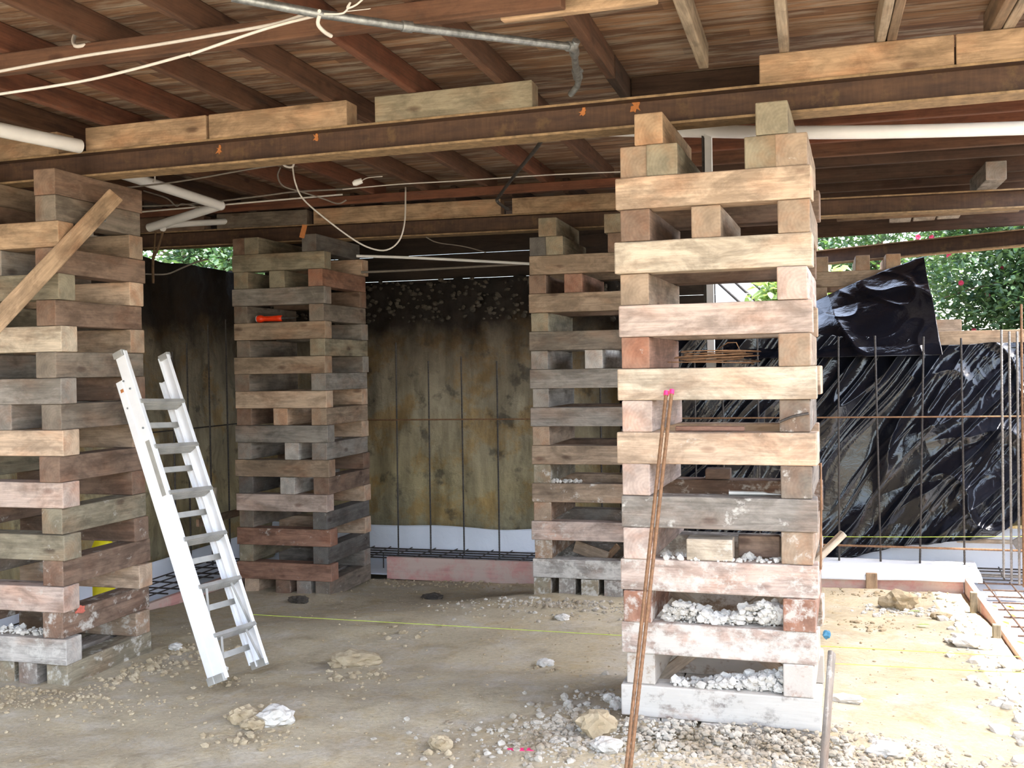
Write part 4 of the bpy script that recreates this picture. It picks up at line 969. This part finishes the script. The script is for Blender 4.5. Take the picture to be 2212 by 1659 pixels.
scatter('gravel_heap', 420, lambda r: (1.08 - abs(r.gauss(0, .12)), r.uniform(4, 9), None), lambda r: .008 + .03 * r.random() ** 3, 'rubble', 'white crumbs along the right pink board', 37)
scatter('gravel_scatter', 1800, lambda r: (r.uniform(-4.8, 1.1), 3.2 + 5.6 * r.random() ** 1.2, None), lambda r: .003 + .008 * r.random() ** 4, 'stone', 'small pebbles strewn over the clay floor', 38)
scatter('gravel_heap', 160, lambda r: (r.gauss(.62, .14), r.gauss(8.3, .1), None), lambda r: .006 + .016 * r.random() ** 2, 'rubble', 'patch of broken white rubble beside the jagged stone', 39)
# rubble lying in the crib gaps
def crib_rubble(name, n, x0, x1, y0, y1, z, hfn, label, seed, big=()):
    rr = random.Random(seed); mb = MB()
    for i in range(n):
        x = rr.uniform(x0, x1); y = rr.uniform(y0, y1); r = .005 + .02 * rr.random() ** 3
        mb.rock((x, y, z + r * .4 + hfn((x - x0) / (x1 - x0)) * rr.random()), r, M['rubble'], (1, 1, .85), rr.uniform(0, 900), 1)
    for (x, r, zz) in big: mb.rock((x, y0 + .06, z + zz), r, M['rubble'], (1, .9, .95), x * 70, 3)
    return tag(mb.build(name), label, 'rubble', None, 'stuff')
crib_rubble('concrete_rubble', 900, -.68, -.16, 4.86, 4.96, row_top(16), lambda t: .05 + .03 * sin(t * 9) + .02 * t, 'white concrete rubble heaped in the upper rubble-filled gap of the near right tower', 41, ((-.17, .052, .05), (-.31, .04, .06)))
crib_rubble('concrete_rubble', 650, -.48, -.14, 4.85, 4.96, row_top(18), lambda t: .02 + .06 * t, 'white concrete rubble in the bottom gap of the near right tower', 42, ((-.26, .035, .04),))
crib_rubble('concrete_rubble', 90, -.66, -.46, 4.85, 4.96, row_top(18), lambda t: .02 * (1 - t), 'small heap of grey dust in the left corner of the bottom gap', 43)
crib_rubble('concrete_rubble', 60, -1.98, -1.75, 7.92, 8.03, row_top(14), lambda t: .01, 'white crumbs on a low timber of the far right tower', 44)
crib_rubble('concrete_rubble', 150, -4.7, -4.2, 4.97, 5.08, row_top(18), lambda t: .02, 'grey crumbs on a low timber of the near left tower', 45)
crib_rubble('concrete_rubble', 110, -.7, -.15, 4.83, 4.95, row_top(14), lambda t: .004, 'white crumbs along a low timber top of the near right tower', 46)

# pink survey mark and leaves on the floor
P = PZ(1132, 1624, 0); mb = MB()
pts = []
for k in range(14):
    a = 2 * pi * k / 14; x = P.x + .075 * cos(a) * (1 + .2 * sin(3 * a)); y = P.y + .02 * sin(a) * (1 + .3 * cos(2 * a)); pts.append((x, y, ground_z(x, y) + .003))
mb.add(pts + [(x, y, z - .01) for x, y, z in pts], [tuple(range(14))] + [(k, 14 + k, 14 + (k + 1) % 14, (k + 1) % 14) for k in range(14)], M['pink']); tag(mb.build('survey_mark'), 'pink sprayed survey mark on the floor at the bottom edge', 'paint mark')
def leafquad(mb, c, d, n, L, w, m):
    s = d.cross(n).normalized(); a = c; b = c + d * L
    mb.add([a, c + d * L * .35 + s * w + n * w * .35, c + d * L * .75 + s * w * .7 + n * w * .25, b, c + d * L * .75 - s * w * .7 + n * w * .25, c + d * L * .35 - s * w + n * w * .35, c + d * L * .5],
           [(0, 1, 6), (1, 2, 6), (2, 3, 6), (3, 4, 6), (4, 5, 6), (5, 0, 6)], m)
for i, (px, py, lab) in enumerate(((1960, 1309, 'green leaf under the jagged stone'), (1978, 1358, 'narrow green leaf lying on the clay on the right'))):
    P = PZ(px, py, -.12); P.z = ground_z(P.x, P.y) + .012; mb = MB(); leafquad(mb, P, Vector((1, -.3, .1)).normalized(), Vector((0, 0, 1)), .1, .02, M['leaf2']); tag(mb.build('fallen_leaf'), lab, 'leaf')

M['litter'] = m_plain('dry_leaf', S(222, 196, 60), .6, 0, .2, 30)
rr = random.Random(61); mb = MB()
for k in range(90):
    x = rr.uniform(1.3, 1.95); y = rr.uniform(5.4, 8.9); a = rr.uniform(0, 6.28); leafquad(mb, Vector((x, y, -.235)), Vector((cos(a), sin(a), .1)).normalized(), Vector((0, 0, 1)), rr.uniform(.05, .1), .022, M['litter'])
tag(mb.build('leaf_litter'), 'yellow fallen leaves lying on the white sheet in the right trench', 'leaves', None, 'stuff')
# red spray on the foot of the near left tower, pink dot inside the far right tower
def mark(px, py, xp, r, m, want, lab):
    o = next(q for q in bpy.data.objects if q.get('label', '').endswith(want)); c = PX(px, py, xp); mb = MB(); rr = random.Random(px)
    ring = [c + Vector((0, cos(a) * r * rr.uniform(.5, 1.2), sin(a) * r * .6 * rr.uniform(.4, 1.2))) for a in [2 * pi * k / 14 for k in range(14)]]
    mb.add(ring + [p - Vector((.006, 0, 0)) for p in ring], [tuple(range(14))] + [(k, 14 + k, 14 + (k + 1) % 14, (k + 1) % 14) for k in range(14)], M[m])
    q = mb.build('spray_mark'); q.parent = o; q.matrix_parent_inverse = (Matrix.Translation(o.location) @ o.rotation_euler.to_matrix().to_4x4()).inverted(); q['label'] = lab
mark(176, 1318, -4.092, .045, 'redspray', 'rightmost, eighteenth row down, near left crib tower', 'red sprayed mark') if any(q.get('label', '').endswith('rightmost, eighteenth row down, near left crib tower') for q in bpy.data.objects) else mark(176, 1318, -4.098, .045, 'redspray', 'right, eighteenth row down, near left crib tower', 'red sprayed mark')
# crib-like timber on the right bank
o = timber('edging_timber', (1.48, 9.93, 1.90), .95, .14, .14, -.05, PAL['honey'], 0); tag(o, 'sunlit honey timber lying along the bank edge above the black sheeting', 'timber')
o = timber('edging_timber', (1.13, 10.12, 2.02), .3, .14, .12, .1, PAL['tan'], 0); tag(o, 'short tan block behind the left end of the sunlit bank timber', 'timber')
# leaning grey board at right edge by the corner
o = timber('leaning_board', (1.95, 9.62, .32), .75, .03, .12, 0, PAL['grey'], .1); o.rotation_euler = (0, -.55, 0); tag(o, 'grey board slanting below the black sheeting at the right edge', 'board')
o = timber('plank', (1.6, 9.66, .16), .85, .04, .035, 0, PAL['pale'], .1); tag(o, 'pale thin plank at the foot of the slanting board, right edge', 'plank')
o = timber('plank', PX(472, 1118, -5.35), .7, .03, .07, pi / 2, PAL['tan'], 0); tag(o, 'tan plank low beside the ladder before the left bank', 'plank')
o = timber('peg', PX(464, 1078, -5.35), .22, .03, .04, 0, PAL['pale'], 0); o.rotation_euler = (0, pi / 2, 0); tag(o, 'pale upright peg beside the ladder before the left bank', 'peg')

# ------------------------------------------------------------------ vegetation beyond
def tree(name, base, crown, rad, nleaf, lm, label, seed, flowers=0, llen=.1, cat='shrub', nbr=26):
    rr = random.Random(seed); root = empty(name, base, label, cat)
    base = Vector(base); crown = Vector(crown); mb = MB()
    tips = []
    mb.tube(smoothpts([base, base.lerp(crown, .4) + Vector((.1, 0, 0)), crown], 4), [.09 * (1 - .7 * i / 8) for i in range(9)], M['bark'], 8)
    for k in range(nbr):
        d = Vector((rr.gauss(0, 1), rr.gauss(0, 1), rr.gauss(0, .8))).normalized(); e = crown + Vector((d.x * rad[0], d.y * rad[1], d.z * rad[2])) * rr.uniform(.6, .95)
        s = base.lerp(crown, rr.uniform(.4, 1)); P = smoothpts([s, s.lerp(e, .5) + Vector((0, 0, .12)), e], 4); mb.tube(P, [.022 * (1 - .7 * i / 8) for i in range(9)], M['bark'], 5); tips += P[3:]
    mb.build('branches', root, origin=base)
    mb = MB()
    cl = []
    for k in range(int(nleaf / 22)):
        if rr.random() < .5: c = rr.choice(tips) + Vector([rr.gauss(0, .12) for _ in range(3)])
        else:
            d = Vector((rr.gauss(0, 1), rr.gauss(0, 1), rr.gauss(0, 1))).normalized(); c = crown + Vector((d.x * rad[0], d.y * rad[1], d.z * rad[2])) * rr.uniform(.5, 1) ** .6
        cl.append(c)
        for q in range(22):
            p = c + Vector([rr.gauss(0, .11) for _ in range(3)]); dd = Vector((rr.gauss(0, 1), rr.gauss(0, 1), rr.gauss(-.2, .6))).normalized(); n = Vector((rr.gauss(0, .5), rr.gauss(0, .5), 1)).normalized(); n = (n - dd * n.dot(dd)).normalized()
            leafquad(mb, p, dd, n, llen * rr.uniform(.6, 1.2), llen * .24, M[lm])
    o = mb.build('foliage', root, origin=crown); o['kind'] = 'stuff'
    return root, cl
root, cl = tree('camellia', (2.9, 13.9, 1.75), (2.75, 13.6, 3.0), (1.5, 1.2, 1.35), 22000, 'leaf', 'dark green camellia with pink flowers beyond the bank on the right', 51, 0, .1)
rr = random.Random(77)
for i, (px, py) in enumerate(((1983, 512), (2012, 512), (1990, 563), (2076, 611), (2133, 638), (2166, 580), (2050, 552), (2104, 714))):
    c = PD(px, py, 12.2 + .2 * (i % 3)); mb = MB()
    for k in range(16):
        a = k * 2.4; t = k / 16; d = Vector((cos(a) * (.35 + t), -.6 + t * .8, sin(a) * (.35 + t))).normalized(); leafquad(mb, c, d, Vector((0, -1, 0)) if abs(d.y) < .9 else Vector((0, 0, 1)), .026 + .012 * t, .017, M['petal'])
    o = mb.build('flower', root, origin=c)
tree('camellia', (1.2, 16.5, 1.75), (.9, 16.2, 3.25), (1.4, 1.0, 1.3), 9000, 'leaf', 'green bush behind the distant crib, seen under the eave', 52, 0, .11)
tree('bamboo_bush', (.1, 12.9, 1.75), (-.08, 12.8, 2.4), (.38, .35, .45), 3800, 'leaf2', 'pale bamboo-like bush seen through the near right tower gap', 53, 0, .17)
tree('hedge_bush', (-8.5, 13.5, 2.6), (-8.3, 13.2, 3.2), (2.0, 1.2, .7), 7000, 'leaf', 'dark bush glimpsed above the left bank', 54, 0, .12)
# white screen with slanting bars seen through the tower gap
c = PD(1585, 632, 13.5); root = empty('garden_frame', (c.x, c.y, 1.78), 'white garden frame with slanting bars seen through the near right tower gap', 'frame')
mb = MB(); mb.box((c.x - .02, c.y + .03, 2.45), (.75, .03, 1.3), M['white']); mb.build('panel', root, origin=(c.x, c.y, 2.4))
for k in range(3):
    mb = MB(); a = PD(1545 + 38 * k, 605, 13.4); b = PD(1600 + 38 * k, 655, 13.4); mb.tube([a, b], .018, M['darkpipe'], 6); mb.build('slanting_bar', root, origin=a)

# ------------------------------------------------------------------ light
w = bpy.data.worlds.new('sky'); scn.world = w; w.use_nodes = True; nt = w.node_tree; nt.nodes.clear()
out = nt.nodes.new('ShaderNodeOutputWorld'); bg = nt.nodes.new('ShaderNodeBackground'); sky = nt.nodes.new('ShaderNodeTexSky')
sky.sky_type = 'NISHITA'; sky.sun_disc = False; sky.sun_elevation = radians(58); sky.sun_rotation = radians(90); sky.dust_density = 2.5; sky.air_density = 1.0; sky.ozone_density = 1.0
hs = nt.nodes.new('ShaderNodeHueSaturation'); hs.inputs['Saturation'].default_value = .7; nt.links.new(sky.outputs[0], hs.inputs['Color']); nt.links.new(hs.outputs[0], bg.inputs[0]); bg.inputs[1].default_value = .42; nt.links.new(bg.outputs[0], out.inputs[0])
sl = bpy.data.lights.new('sun', 'SUN'); sl.energy = 4.2; sl.angle = radians(.6); sl.color = (1, .96, .9)
so = bpy.data.objects.new('sun', sl); COL.objects.link(so)
az, el = radians(-14), radians(73)
dv = Vector((cos(el) * cos(az), cos(el) * sin(az), sin(el))); so.rotation_euler = dv.to_track_quat('Z', 'Y').to_euler()

# ------------------------------------------------------------------ camera
cd = bpy.data.cameras.new('camera'); cd.sensor_width = 36; cd.lens = F / 2212 * 36; cd.clip_start = .05; cd.clip_end = 300
co = bpy.data.objects.new('camera', cd); COL.objects.link(co)
co.matrix_world = Matrix.Translation(EYE) @ Matrix((RIGHT, -DOWN, -FWD)).transposed().to_4x4()
scn.camera = co
vs_ = scn.view_settings; vs_.view_transform = 'Standard'; vs_.look = 'None'; vs_.gamma = 1; vs_.use_curve_mapping = False
vs_.exposure = 1.85
